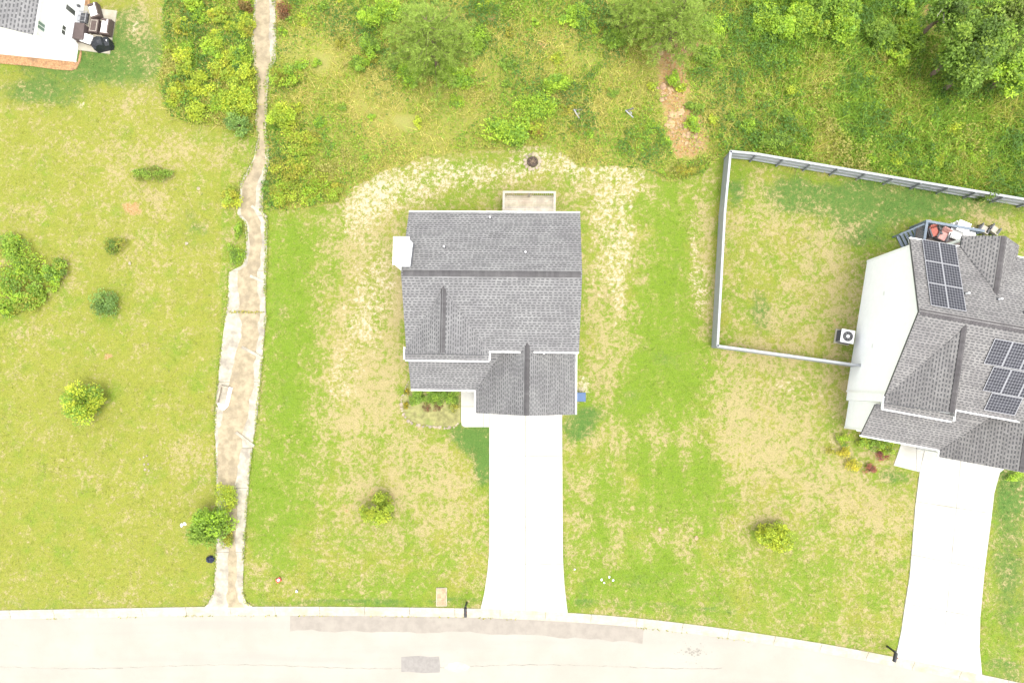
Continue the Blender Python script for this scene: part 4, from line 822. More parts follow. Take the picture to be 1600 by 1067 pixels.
ha.build(MB().bar((sa[0], sa[1], az_ + 0.96), (sb[0], sb[1], 0.92), 0.1, 0.06), 'stair_rail', 'bluegrey')
for f_ in (0.5, 0.97): q = sa + sdir * sL * f_; ha.build(MB().bx(q[0] - 0.04, q[0] + 0.04, q[1] - 0.04, q[1] + 0.04, 0, az_ + 0.93 - 0.98 * f_ + 0.0), 'stair_post', 'bluegrey')
for x0, x1, y0, y1 in ((ax0, ax1, ay1 - 0.1, ay1 - 0.06), (ax0, ax0 + 0.04, ay0, ay1 - 0.11)): ha.build(MB().bx(x0, x1, y0, y1, az_ - 0.25, az_ - 0.04), 'skirt_board', 'bluegrey')

def chair(name, label, loc, rz, frame, cloth, group=None, w_=0.72, d_=0.72, sh=0.4, bh=0.85, arm=True, cat='chair'):
    r = thing(name, label, cat, loc, rz, group); t_ = 0.05
    for sx in (-1, 1):
        for sy in (-1, 1): MB().bx(sx * (w_ / 2 - t_) - t_ / 2, sx * (w_ / 2 - t_) + t_ / 2, sy * (d_ / 2 - t_) - t_ / 2, sy * (d_ / 2 - t_) + t_ / 2, 0, sh - 0.08).build('leg', frame, r)
    MB().bx(-w_ / 2 + 0.02, w_ / 2 - 0.02, -d_ / 2, d_ / 2 - 0.02, sh - 0.08, sh - 0.02).build('seat_frame', frame, r)
    MB().bx(-w_ / 2 + 0.1, w_ / 2 - 0.1, -d_ / 2 + 0.02, d_ / 2 - 0.14, sh - 0.018, sh + 0.1).build('seat_cushion', cloth, r, bevel=0.035)
    MB().box((-w_ / 2 + 0.06, d_ / 2 - 0.13, sh - 0.02), (w_ - 0.12, 0, 0), (0, 0.07, 0), (0, 0.12, bh - sh)).build('backrest', cloth, r, bevel=0.03)
    if arm:
        for sx in (-1, 1):
            MB().bx(sx * (w_ / 2 - 0.04) - 0.045, sx * (w_ / 2 - 0.04) + 0.045, -d_ / 2, d_ / 2 - 0.08, sh + 0.2, sh + 0.25).build('armrest', frame, r)
            MB().bx(sx * (w_ / 2 - 0.04) - 0.025, sx * (w_ / 2 - 0.04) + 0.025, -d_ / 2 + 0.02, -d_ / 2 + 0.07, sh - 0.08, sh + 0.2).build('arm_post', frame, r)
    return r
def at(px, py, z): p = P(px, py, z); return (p[0], p[1])
x, y = at(1460, 361, az_ + 0.5); chair('patio_chair', 'red cushioned chair on the blue-grey deck', (x, y, az_), 0.3, 'dgrey', 'red')
x, y = at(1474, 367, az_ + 0.5); chair('patio_chair', 'faded pink cushioned chair on the blue-grey deck', (x, y, az_), -0.5, 'dgrey', 'pink')
x, y = at(1494, 362, az_ + 0.4); sf = chair('patio_chair', 'white throw-covered armchair on the blue-grey deck', (x, y, az_), -0.4, 'white', 'white', w_=0.95, d_=0.95)
MB().bx(-0.3, 0.5, -0.1, 0.62, 0.86, 0.92).build('throw_cover', 'white', sf, bevel=0.03)
x, y = at(1513, 364, az_ + 0.4); r = thing('patio_table', 'small white table near the white chair on the blue-grey deck', 'table', (x, y, az_), 0.2)
MB().bx(-0.42, 0.42, -0.28, 0.28, 0.4, 0.45).build('table_top', 'white', r, bevel=0.02)
for sx in (-1, 1):
    for sy in (-1, 1): MB().bx(sx * 0.36 - 0.03, sx * 0.36 + 0.03, sy * 0.22 - 0.03, sy * 0.22 + 0.03, 0, 0.4).build('leg', 'white', r)
x, y = at(1452, 349, az_ + 0.4); r = thing('planter', 'round pale planter pot at the corner of the blue-grey deck', 'planter', (x, y, az_))
mb = MB()
for k in range(16):
    a = 2 * math.pi * k / 16; b_ = 2 * math.pi * (k + 1) / 16
    for (r0, r1, z0, z1) in ((0.17, 0.24, 0, 0.42), (0.24, 0.18, 0.42, 0.42), (0.18, 0.18, 0.42, 0.34)):
        mb.quadpts([(r0 * math.cos(a), r0 * math.sin(a), z0), (r0 * math.cos(b_), r0 * math.sin(b_), z0), (r1 * math.cos(b_), r1 * math.sin(b_), z1), (r1 * math.cos(a), r1 * math.sin(a), z1)])
mb.build('pot', 'stone', r); MB().tube((0, 0, 0.02), (0, 0, 0.35), 0.17, 0.18, 16).build('potting_soil', 'ash', r)
for k, (px, py) in enumerate(((1539, 358), (1555, 359))):
    x, y = at(px, py, 0.6); chair('garden_chair', 'dark slatted garden armchair on the grass at the deck end', (x, y, 0), 2.6 - k * 0.1, 'dgrey', 'deckrail', 'dark garden armchairs by the deck', w_=0.62, d_=0.6)
# air conditioner
x, y = at(1321, 526, 0.5); r = thing('air_conditioner', 'grey outdoor air conditioning unit with round fan beside the white wall', 'air conditioner', (x, y, 0), aR)
MB().bx(-0.5, 0.5, -0.48, 0.48, -0.02, 0.07).build('concrete_pad', 'curb', r); MB().bx(-0.42, 0.42, -0.42, 0.42, 0.072, 0.8).build('cabinet', 'grey', r, bevel=0.04)
mb = MB()
for k in range(14): mb.bx(-0.435, 0.435, -0.36, 0.36, 0.14 + k * 0.045, 0.155 + k * 0.045); mb.bx(-0.36, 0.36, -0.435, 0.435, 0.1375 + k * 0.045, 0.1525 + k * 0.045)
o_ = mb.build('louvres', 'dgrey', r); o_['kind'] = 'stuff'
MB().bx(-0.44, 0.44, -0.44, 0.44, 0.802, 0.84).build('top_cover', 'gutter', r, bevel=0.03); MB().tube((0, 0, 0.83), (0, 0, 0.85), 0.33, 0.33, 28).build('fan_well', 'blackmetal', r)
fb = MB()
for k in range(4): a = k * math.pi / 2 + 0.4; fb.box((0.05 * math.cos(a), 0.05 * math.sin(a), 0.852), (0.24 * math.cos(a), 0.24 * math.sin(a), 0.006), (-0.1 * math.sin(a), 0.1 * math.cos(a), 0.0), (0, 0, 0.006))
fb.build('fan_blades', 'dgrey', r); MB().tube((0, 0, 0.85), (0, 0, 0.9), 0.11, 0.1, 14).build('motor_cap', 'trim', r)
gmb = MB()
for rr in (0.13, 0.19, 0.25, 0.31):
    for k in range(20): a = k * math.pi / 10; b_ = (k + 1) * math.pi / 10; gmb.bar((rr * math.cos(a), rr * math.sin(a), 0.885), (rr * math.cos(b_), rr * math.sin(b_), 0.885), 0.008)
for k in range(8): a = k * math.pi / 4; gmb.bar((0.1 * math.cos(a), 0.1 * math.sin(a), 0.886), (0.34 * math.cos(a), 0.34 * math.sin(a), 0.87), 0.008)
o_ = gmb.build('fan_guard', 'grey', r); o_['kind'] = 'stuff'
# wheeled recycling bin by the garage
x, y = at(906, 620, 0.5); r = thing('recycling_bin', 'blue wheeled bin standing against the garage side wall', 'bin', (max(x, 3.0), y, 0), -math.pi / 2)
MB().slab3([(-0.27, -0.3, 0.95), (0.27, -0.3, 0.95), (0.27, 0.3, 0.95), (-0.27, 0.3, 0.95)], 0.9).build('body', 'blue', r, bevel=0.03); MB().box((-0.3, -0.35, 0.955), (0.6, 0, 0), (0, 0.7, 0.0), (0, 0, 0.06)).build('lid', 'blue', r, bevel=0.025)
MB().bar((-0.26, -0.39, 0.97), (0.26, -0.39, 0.97), 0.035).build('handle', 'blue', r)
for sx in (-1, 1): MB().tube((sx * 0.29, -0.28, 0.12), (sx * 0.34, -0.28, 0.12), 0.12, 0.12, 14).build('wheel', 'blackmetal', r)

# ------------------------------------------------------------------ patio of the corner house
pt = bpy.data.objects.new('patio', None); COL.objects.link(pt); struct(pt)
PAT = W2([(127, 8), (150, 14), (183.5, 18), (172, 85), (115, 78), (118, 55)])
MB().prism([tuple(p) for p in PAT], -0.1, 0.06).build('patio_slab', 'curb', pt)
def sofa(label, loc, rz, L, cover='white'):
    r = thing('sofa', label, 'sofa', loc, rz); r.scale = (0.85, 0.74, 0.85)
    MB().bx(-L / 2, L / 2, -0.4, 0.4, 0.06, 0.32).build('base', 'brown', r); MB().bx(-L / 2, L / 2, 0.402, 0.54, 0.06, 0.78).build('backrest', 'brown', r, bevel=0.03)
    for sx in (-1, 1): MB().bx(sx * (L / 2 + 0.07) - 0.068, sx * (L / 2 + 0.07) + 0.066, -0.4, 0.54, 0.06, 0.58).build('armrest', 'brown', r, bevel=0.03)
    n = max(1, round(L / 0.65))
    for k in range(n): MB().bx(-L / 2 + L / n * k + 0.01, -L / 2 + L / n * (k + 1) - 0.01, -0.41, 0.26, 0.322, 0.47).build('seat_cushion', cover, r, bevel=0.05); MB().box((-L / 2 + L / n * k + 0.01, 0.265, 0.325), (L / n - 0.02, 0, 0), (0, 0.12, 0), (0, 0.06, 0.5)).build('back_cushion', cover, r, bevel=0.05)
    return r
x, y = at(147, 18, 0.4); sofa('white-cushioned brown wicker sofa beside the bed at the patio edge', (x, y, 0.06), 0.3 - math.pi / 2, 0.95)
x, y = at(165, 43, 0.4); sofa('white-cushioned brown wicker sofa next to the patio table', (x, y, 0.06), -math.pi / 2 - 0.12, 1.05)
x, y = at(137, 62, 0.35); r = thing('ottoman', 'white square ottoman touching the black covered grill', 'ottoman', (x, y, 0.06), -0.35)
MB().bx(-0.38, 0.38, -0.3, 0.3, 0.05, 0.33).build('base', 'brown', r); MB().bx(-0.4, 0.4, -0.32, 0.32, 0.332, 0.48).build('cushion', 'white', r, bevel=0.05)
x, y = at(147, 41, 0.4); r = thing('coffee_table', 'brown patio table with pale framed top between the sofas', 'table', (x, y, 0.06), -0.12)
MB().bx(-0.32, 0.32, -0.48, 0.48, 0.36, 0.4).build('table_top', 'brown', r); MB().bx(-0.3, 0.3, -0.46, 0.46, 0.03, 0.3).build('table_base', 'brown', r)
for (x0, x1, y0, y1) in ((-0.24, -0.2, -0.4, 0.4), (0.2, 0.24, -0.4, 0.4), (-0.2, 0.2, 0.36, 0.4), (-0.2, 0.2, -0.4, -0.36)): MB().bx(x0, x1, y0, y1, 0.402, 0.42).build('top_inlay', 'deckrail', r)
for sx in (-1, 1):
    for sy in (-1, 1): MB().bx(sx * 0.29 - 0.03, sx * 0.29 + 0.03, sy * 0.45 - 0.03, sy * 0.45 + 0.03, 0, 0.36).build('leg', 'brown', r)
x, y = at(130, 28, 0.3); r = thing('plant_rack', 'grey open-frame rack on the patio against the house wall', 'rack', (x, y, 0.06), -0.12)
for yy in (-0.36, 0, 0.34): MB().bx(-0.28, 0.28, yy, yy + 0.03, 0.42, 0.45).build('slat', 'grey', r)
MB().bx(-0.27, 0.27, -0.36, 0.36, 0.05, 0.2).build('tray', 'dgrey', r)
for sx in (-1, 1):
    MB().bx(sx * 0.28 - 0.02, sx * 0.28 + 0.02, -0.38, 0.38, 0.4, 0.43).build('side_rail', 'grey', r)
    for sy in (-1, 1): MB().bx(sx * 0.28 - 0.02, sx * 0.28 + 0.02, sy * 0.36 - 0.02, sy * 0.36 + 0.02, 0, 0.4).build('leg', 'grey', r)
x, y = at(123, 51, 0.5); r = thing('deck_box', 'brown resin storage box against the patio wall', 'storage box', (x + 0.1, y, 0.06), aT)
MB().bx(-0.36, 0.36, -0.55, 0.55, 0, 0.6).build('body', 'brown2', r, bevel=0.02); MB().bx(-0.39, 0.39, -0.58, 0.58, 0.605, 0.68).build('lid', 'brown2', r, bevel=0.03)
x, y = at(157, 68, 0.6); r = thing('grill', 'barbecue grill under a loose black cover at the patio corner', 'grill', (x, y, 0.06), 0.25); r.scale = (0.78, 0.9, 0.82)
prof = [(-0.8, 0.0), (-0.78, 0.75), (-0.45, 0.88), (-0.38, 1.12), (0.0, 1.2), (0.36, 1.12), (0.45, 0.88), (0.8, 0.74), (0.82, 0.0)]
mb = MB(); nseg = 7; rows = []
for k in range(nseg):
    t_ = -1 + 2 * k / (nseg - 1); yy = t_ * 0.36; s_ = 1 - 0.13 * abs(t_) ** 3; rows.append([(px_ * (1 + 0.04 * math.sin(3 * k + i)) * (1 - 0.12 * (t_ * t_)), yy + 0.03 * math.sin(2.1 * i + k) , pz_ * s_ + 0.02 * math.sin(5 * i + 2 * k) * (pz_ > 0)) for i, (px_, pz_) in enumerate(prof)])
for k in range(nseg - 1):
    for i in range(len(prof) - 1): mb.quadpts([rows[k][i], rows[k][i + 1], rows[k + 1][i + 1], rows[k + 1][i]])
mb.quadpts(rows[0][::-1]); mb.quadpts(rows[-1]); mb.build('cover', 'black', r); MB().bx(0.62, 0.68, -0.06, 0.06, 0.8, 0.84).build('cover_label', 'trim', r)
x, y = at(111, 65, 0.3); r = thing('garden_gnome', 'small pale figurine with red detail at the white house corner', 'figurine', (x + 0.25, y, 0.02))
MB().tube((0, 0, 0), (0, 0, 0.34), 0.16, 0.11, 10).build('body', 'stone', r); MB().tube((0, 0, 0.34), (0, 0, 0.5), 0.09, 0.08, 10).build('head', 'stone', r); MB().tube((0, 0, 0.5), (0, 0.02, 0.62), 0.09, 0.015, 10).build('cap', 'redplastic', r)
# planting strips of mulch
def bed(name, pts, mat, z=0.055, lab=None):
    ob = MB().prism([tuple(p) for p in W2(pts)], -0.05, z).build(name, mat); return struct(ob)
bed('mulch_bed', [(-60, 80), (0, 84), (60, 90), (118, 97), (122, 98), (127, 76), (128, 84), (126, 96), (120, 108), (112, 111), (85, 109), (50, 104), (0, 100), (-60, 97)], 'mulch')
bed('mulch_bed', [(129, -30), (128, 11), (140, 12), (144, -30)], 'mulch')

# ------------------------------------------------------------------ mailboxes
def mailbox(label, px, py, ang):
    p = P(px, py); r = thing('mailbox', label, 'mailbox', (p[0], p[1], 0), ang)
    MB().bx(-0.05, 0.05, -0.05, 0.05, -0.1, 1.02).build('post', 'blackmetal', r); MB().bx(-0.045, 0.045, -0.42, 0.1, 0.94, 1.0).build('arm', 'blackmetal', r)
    mb = MB(); n = 8; y0, y1 = -0.55, 0.0
    ring = [(-0.09, 1.02), (0.09, 1.02)] + [(0.09 * math.cos(a), 1.14 + 0.09 * math.sin(a)) for a in np.linspace(0, math.pi, n)]
    for k in range(len(ring)): j = (k + 1) % len(ring); mb.quadpts([(ring[k][0], y0, ring[k][1]), (ring[j][0], y0, ring[j][1]), (ring[j][0], y1, ring[j][1]), (ring[k][0], y1, ring[k][1])])
    mb.quadpts([(x_, y0, z_) for x_, z_ in ring][::-1]); mb.quadpts([(x_, y1, z_) for x_, z_ in ring]); mb.build('box', 'blackmetal', r)
    MB().bx(-0.085, 0.085, -0.562, -0.551, 1.03, 1.2).build('box_door', 'dgrey', r); MB().bx(0.092, 0.1, -0.3, -0.24, 1.1, 1.26).build('flag', 'redplastic', r)
mailbox('black mailbox on a post at the kerb by the straight driveway', 729.5, 941, 0.03); mailbox('black mailbox on a post at the kerb by the driveway of the solar-panel house', 1386, 1009, -0.25)

# ------------------------------------------------------------------ small things
p = P(690, 932); r = thing('utility_cover', 'flat tan concrete utility cover set in the lawn near the kerb', 'utility cover', (p[0], p[1], 0))
MB().bx(-0.36, 0.36, -0.6, 0.6, -0.05, 0.06).build('frame', 'oldconc', r, bevel=0.02); MB().bx(-0.31, 0.31, -0.55, 0.55, 0.061, 0.075).build('lid', 'clayrock', r)
p = P(352, 617); r = thing('concrete_box', 'white open concrete box lying in the drainage path', 'box', (p[0], p[1], 0.055), -0.2)
MB().bx(-0.36, -0.26, -0.62, 0.6, 0, 0.28).build('side_wall', 'stone', r); MB().bx(0.3, 0.42, -0.62, 0.6, 0, 0.32).build('side_wall', 'trim', r); MB().bx(-0.255, 0.295, 0.5, 0.6, 0, 0.28).build('end_wall', 'stone', r); MB().bx(-0.255, 0.295, -0.62, 0.498, 0, 0.06).build('floor_slab', 'oldconc', r)
MB().prism([(-0.36, -0.63), (0.42, -0.63), (0.2, -0.98), (-0.1, -1.0)], 0, 0.07).build('apron', 'trim', r)
def lump(name, label, cat, px, py, rad, mat, hgt, seed, group=None, sub=None):
    rng = np.random.default_rng(seed); p = P(px, py); r = thing(name, label, cat, (p[0], p[1], 0.02), rng.uniform(0, 6), group); mb = MB(); R_ = 6; S_ = 10; rows = []
    for k in range(R_):
        ph = math.pi / 2 * k / (R_ - 1); rows.append([(rad * math.cos(ph) * math.cos(6.283 * i / S_) * (1 + 0.3 * (rng.random() - 0.5)), rad * 0.75 * math.cos(ph) * math.sin(6.283 * i / S_) * (1 + 0.3 * (rng.random() - 0.5)), hgt * math.sin(ph) * (1 + 0.2 * (rng.random() - 0.5)) if k < R_ - 1 else hgt) for i in range(S_)])
    for k in range(R_ - 1):
        for i in range(S_): mb.quadpts([rows[k][i], rows[k][(i + 1) % S_], rows[k + 1][(i + 1) % S_], rows[k + 1][i]])
    mb.build(sub or 'body', mat, r); return r
r = lump('trash_bag', 'dark navy rubbish bag beside the drainage path', 'bag', 330, 873, 0.32, 'navy', 0.34, 1, sub='bag'); MB().tube((0, 0, 0.3), (0.05, 0.02, 0.44), 0.05, 0.09, 8).build('knot', 'navy', r)
p = P(437, 905); r = thing('litter', 'crumpled red and white packet on the front grass', 'litter', (p[0], p[1], 0.03), 0.4); MB().box((-0.2, -0.16, 0), (0.36, 0.05, 0.06), (-0.04, 0.28, 0.03), (0.02, 0, 0.1)).build('red_side', 'redplastic', r, bevel=0.02); MB().box((-0.06, -0.08, 0.13), (0.16, 0.06, 0.03), (-0.05, 0.13, 0.02), (0, 0, 0.03)).build('white_side', 'trim', r)
p = P(465, 922); r = thing('utility_marker', 'small white capped utility stub in the front grass', 'marker', (p[0], p[1], 0)); MB().tube((0, 0, -0.05), (0, 0, 0.2), 0.05, 0.05, 10).build('pipe', 'dgrey', r); MB().tube((0, 0, 0.201), (0, 0, 0.25), 0.08, 0.07, 10).build('cap', 'trim', r)
for k, (px, py) in enumerate(((1031, 827), (1088, 840))): lump('ant_mound', 'low reddish earth mound in the lawn right of the straight driveway', 'mound', px, py, 0.16, 'clayrock', 0.07, 20 + k, 'reddish mounds in the lawn')
def rock_mesh(seed, flat=0.5):
    rng = np.random.default_rng(seed); mb = MB(); S_ = 7; lv = [(-0.2, 0.8), (0.25, 1.0), (0.7, 0.72)]; jit = rng.uniform(0.75, 1.2, (3, S_)); c_ = rng.uniform(0.85, 1.15); c_ = (c_, c_ * rng.uniform(0.93, 1), c_ * rng.uniform(0.85, 1))
    rows = [[(q * jit[k][i] * math.cos(6.283 * i / S_), q * jit[k][i] * math.sin(6.283 * i / S_), z * flat) for i in range(S_)] for k, (z, q) in enumerate(lv)]
    for k in range(2):
        for i in range(S_): mb.quadpts([rows[k][i], rows[k][(i + 1) % S_], rows[k + 1][(i + 1) % S_], rows[k + 1][i]], c_)
    mb.quadpts(rows[2], c_); return mb
ROCKS = {}
def rock(name, mat, x, y, s, rng, parent=None, lab=None, cat=None, group=None, z=0.0):
    key = (mat, int(rng.integers(0, 7)))
    if key not in ROCKS:
        o_ = rock_mesh(300 + key[1]).build(name, mat); ROCKS[key] = o_.data; bpy.data.objects.remove(o_)
    ob = bpy.data.objects.new(name, ROCKS[key]); COL.objects.link(ob); ob.location = (x, y, z); ob.rotation_euler = (0, 0, rng.uniform(0, 6.28)); ob.scale = (s * rng.uniform(0.8, 1.3), s * rng.uniform(0.7, 1.1), s * rng.uniform(0.6, 1.0))
    if parent: ob.parent = parent; ob.location = (x - parent.location[0], y - parent.location[1], z)
    elif lab: tag(ob, lab, cat, group)
    return ob
rg = np.random.default_rng(3)
# fire pit ring
p = P(832, 253); fp = thing('fire_pit', 'round stone fire pit with dark ash behind the deck', 'fire pit', (p[0], p[1], 0))
MB().tube((0, 0, -0.05), (0, 0, 0.05), 0.42, 0.36, 16).build('ash', 'ash', fp)
for k in range(13): a = 6.283 * k / 13; rock('stone', 'stone', p[0] + 0.52 * math.cos(a), p[1] + 0.52 * math.sin(a), 0.14, rg, fp, z=0.03)
for k in range(4): a = k * 1.3; MB().tube((-0.2 * math.cos(a), -0.2 * math.sin(a), 0.07), (0.24 * math.cos(a), 0.24 * math.sin(a), 0.1 + 0.02 * k), 0.03, 0.025, 7).build('charred_log', 'bark', fp)
# stone edging of the front bed
EDGE = [(638, 596), (634, 604), (632, 612), (628, 620), (627, 630), (627.5, 639), (630, 646), (634, 652), (640, 658), (647, 662), (655, 664.5), (664, 666), (674, 666.5), (684, 667.5), (694, 668), (704, 668), (712, 666), (718, 661)]
p = P(672, 640); eg = thing('garden_edging', 'curved row of pale stones round the front flower bed', 'edging', (p[0], p[1], 0))
ew = np.array([P(*q)[:2] for q in EDGE]); dd = np.r_[0, np.cumsum(np.linalg.norm(np.diff(ew, axis=0), axis=1))]
s_ = 0.0
while s_ < dd[-1]:
    x = np.interp(s_, dd, ew[:, 0]); y = np.interp(s_, dd, ew[:, 1]); sz = rg.uniform(0.07, 0.14) if s_ > 1.6 else rg.uniform(0.05, 0.08); rock('stone', 'stone', x + rg.normal() * 0.03, y + rg.normal() * 0.03, sz, rg, eg, z=0.05); s_ += sz * rg.uniform(1.7, 2.6)
bed('flower_bed', [(640, 598), (634, 608), (629.5, 622), (629, 638), (632, 647), (641, 657), (656, 663), (684, 666), (708, 666), (719.5, 660), (719.5, 596)], 'bedsoil', 0.06)
# clay rocks of the gully and stray stones
CLAY = [(1040 + rg.normal() * 5, 145 + rg.normal() * 8) for k in range(14)] + [(1058 + rg.normal() * 9, 185 + rg.normal() * 16) for k in range(34)] + [(1082 + rg.normal() * 9, 215 + rg.normal() * 12) for k in range(30)] + [(1030 + rg.normal() * 8, 72 + rg.normal() * 6) for k in range(16)]
for k, (px, py) in enumerate(CLAY):
    q = P(px, py); rock('clay_rock', 'clayrock', q[0], q[1], rg.uniform(0.05, 0.14) * (1 + 1.3 * (rg.random() < 0.15)), rg, lab='tan rock among the rubble ' + ('at the foot of the red clay gully' if py > 200 else 'in the middle of the red clay gully' if py > 110 else 'on the bare clay under the broad pine'), cat='rock', group='rocks of the clay gully', z=0.03)
for (px, py, s, lab) in ((203, 412, 0.13, 'white stone in the grass below the dark bush'), (292, 381, 0.16, 'pale stone near the drainage path in the green grass'), (310, 295, 0.12, 'tan stone near the yellow-green shrub by the drainage path')):
    q = P(px, py); rock('stone', 'stone', q[0], q[1], s, rg, lab=lab, cat='stone', z=0.03)
for k, (px, py) in enumerate(((219, 717), (225, 714), (230, 712), (226, 725), (232, 725), (227, 733), (233, 735))): q = P(px, py); rock('stone', 'stone', q[0], q[1], rg.uniform(0.06, 0.1), rg, lab='small white stone in a loose cluster on the open field', cat='stone', group='stones clustered on the field', z=0.03)
for k, (px, py) in enumerate(((940, 905), (944, 910), (952, 901), (958, 906), (898, 889))): q = P(px, py); lump('litter', 'scrap of white litter on the grass near the driveway foot', 'litter', px, py, rg.uniform(0.06, 0.1), 'trim', 0.05, 40 + k, 'white scraps of litter', 'scrap')
for k, (px, py) in enumerate(((284, 820), (289, 818))): lump('litter', 'white plastic scrap under the dark green roadside tree', 'litter', px, py, 0.13, 'trim', 0.1, 50 + k, 'white scraps by the tree', 'scrap')
for k, (px, py, lab) in enumerate(((904, 178, 'grey and white twisted scrap in the tall weeds nearer the deck'), (985, 177, 'grey and white crumpled scrap in the weeds near the clay gully'))):
    r = lump('debris', lab, 'debris', px, py, 0.13, 'grey', 0.12, 60 + k, None, 'white_piece'); MB().bar((-0.4, 0.1, 0.12), (0.3, 0.26, 0.3), 0.07, 0.04).build('grey_strip', 'grey', r); MB().bar((0.1, -0.35, 0.08), (0.25, 0.3, 0.3), 0.1, 0.04).build('dark_strip', 'dgrey', r)
p = P(872, 801); 

# ------------------------------------------------------------------ shrubs and trees that can be told apart
plant('small_tree', 'rounded yellow-green young tree alone in the open field', 'tree', 125, 630, 38, 32, 2.3, G_YEL[:2] + G_MID, 0.15, 4200, trunk=0.06, clumps=40)
plant('small_tree', 'olive-yellow young tree in a mulch ring on the front lawn', 'tree', 590, 797, 27, 27, 2.2, [(0.42, 0.47, 0.05), (0.36, 0.44, 0.05), (0.28, 0.37, 0.05)], 0.13, 3400, trunk=0.05, clumps=30)
plant('small_tree', 'bright yellow-green young tree on the lawn before the solar-panel house', 'tree', 1214, 838, 31, 23, 2.2, G_YEL, 0.14, 3200, trunk=0.05, clumps=28)
plant('small_tree', 'dark green leafy tree beside the drainage path near the street', 'tree', 325, 822, 38, 30, 2.6, G_MID + G_BRT[:1], 0.17, 3600, trunk=0.07, clumps=36)
plant('shrub', 'yellow-green hedge clump spilling over the drainage path', 'shrub', 352, 778, 20, 24, 1.2, G_YEL, 0.1, 2400); plant('shrub', 'mottled hedge clump between the dark tree and the drainage path', 'shrub', 350, 832, 13, 26, 1.0, G_OLV + G_BRT[:1], 0.1, 1800)
plant('shrub', 'wide low dark green bush in the left field', 'shrub', 234, 271, 36, 14, 0.8, G_MID + G_OLV[2:], 0.11, 1800); plant('shrub', 'scruffy dark green bush below the wide low bush', 'shrub', 179, 381, 19, 21, 0.9, G_DRK + G_OLV[:1], 0.1, 1300)
plant('shrub', 'blue-green bush alone in the left field', 'shrub', 161, 474, 25, 25, 1.1, G_BLU, 0.12, 1700); plant('shrub', 'golden-green round shrub at the edge of the drainage path', 'shrub', 361, 308, 20, 19, 1.0, G_YEL + G_OLV[1:2], 0.12, 1500)
plant('shrub', 'dark blue-green bush at the bend of the mown field by the path', 'shrub', 372, 194, 22, 19, 1.5, G_BLU, 0.13, 1700); plant('shrub', 'big yellow-green shrub on the path bank above the blue-green bush', 'shrub', 372, 150, 32, 34, 1.5, G_YEL + G_BRT[:1], 0.13, 2800)
plant('shrub', 'yellow-green spreading shrub at the field corner', 'shrub', 308, 175, 24, 20, 0.9, G_YEL, 0.11, 1300)
plant('shrub', 'rounded lime-green shrub on the house side of the drainage path', 'shrub', 440, 182, 25, 28, 1.7, G_YEL + G_BRT[1:2], 0.13, 2400); plant('shrub', 'mid-green shrub above the rounded lime-green shrub', 'shrub', 446, 118, 26, 20, 1.3, G_BRT + G_OLV[:1], 0.13, 1800)
for k, (px, py, rx, ry) in enumerate(((372, 360, 8, 14), (370, 395, 15, 24))): plant('shrub', 'green weed clump growing over the drainage path edge', 'shrub', px, py, rx, ry, 0.5, G_MID + G_BRT[:1], 0.1, 900, 'weed clumps on the path edge')
for k, (px, py, rx, ry) in enumerate(((455, 262, 38, 22), (445, 300, 30, 26), (490, 295, 32, 26), (470, 225, 34, 22), (520, 300, 18, 16))): plant('shrub', 'yellow-green brush clump between the drainage path and the lawn', 'shrub', px, py, rx, ry, 0.9, G_YEL[1:] + G_OLV[:2] + G_BRT[:1], 0.12, 2200, 'brush by the drainage path')
for k, (px, py, rx, ry) in enumerate(((20, 385, 28, 26), (40, 420, 32, 28), (15, 440, 30, 30), (65, 440, 30, 24), (85, 425, 20, 22), (45, 468, 30, 20), (8, 480, 22, 16))): plant('shrub', 'rough green clump of the brush island in the left field', 'shrub', px, py, rx, ry, 0.95, G_MID + G_BRT + G_OLV[:1], 0.14, 1700, 'brush island in the left field')
# beds by the houses
for k, px in enumerate((657, 673, 689, 705)): plant('hedge_shrub', 'clipped green shrub of the row under the porch eave', 'shrub', px, 619, 13, 14, 1.0, G_MID + G_BRT[2:], 0.085, 1300, 'hedge under the porch eave')
plant('flowering_plant', 'dark green mounded plant between the yellow flowers', 'plant', 644, 626, 8, 9, 0.5, G_MID, 0.08, 420)
for k, (px, py) in enumerate(((636, 613), (634, 634))): plant('flowering_plant', 'small yellow-flowered plant inside the stone edging', 'plant', px, py, 6, 7, 0.35, [(0.42, 0.33, 0.02), (0.36, 0.3, 0.02), (0.16, 0.19, 0.03)], 0.07, 260, 'yellow flowers in the bed')
for k, (px, py) in enumerate(((667, 636), (684, 636))): plant('flowering_plant', 'rusty red low plant in the front flower bed', 'plant', px, py, 9, 8, 0.35, [(0.26, 0.12, 0.07), (0.2, 0.13, 0.06), (0.22, 0.17, 0.08)], 0.07, 300, 'rusty plants in the bed')
plant('shrub', 'loose olive plant beside the front walk', 'plant', 708, 634, 9, 10, 0.4, G_OLV, 0.07, 360)
plant('shrub', 'green bush at the outer corner of the solar-panel house porch', 'shrub', 1317, 687, 13, 12, 0.7, G_BRT + G_OLV[:1], 0.08, 800)
for k, px in enumerate((1352, 1368, 1386)): plant('hedge_shrub', 'green shrub under the porch eave of the solar-panel house', 'shrub', px, 690 + k * 5, 13, 12, 0.8, G_MID + G_YEL[1:2], 0.08, 900, 'hedge of the solar-panel house')
for k, (px, py) in enumerate(((1319, 708), (1333, 726))): plant('shrub', 'golden-yellow shrub in the bed of the solar-panel house', 'shrub', px, py, 12, 11, 0.6, G_GOLD, 0.07, 800, 'golden shrubs in the bed')
for k, (px, py) in enumerate(((1379, 712), (1360, 733))): plant('shrub', 'dark red-purple shrub in the bed of the solar-panel house', 'shrub', px, py, 12, 8, 0.5, G_RED, 0.07, 650, 'red-purple shrubs in the bed')
plant('shrub', 'green bush at the garage corner of the solar-panel house', 'shrub', 1588, 746, 16, 8, 0.6, G_BRT, 0.08, 600)
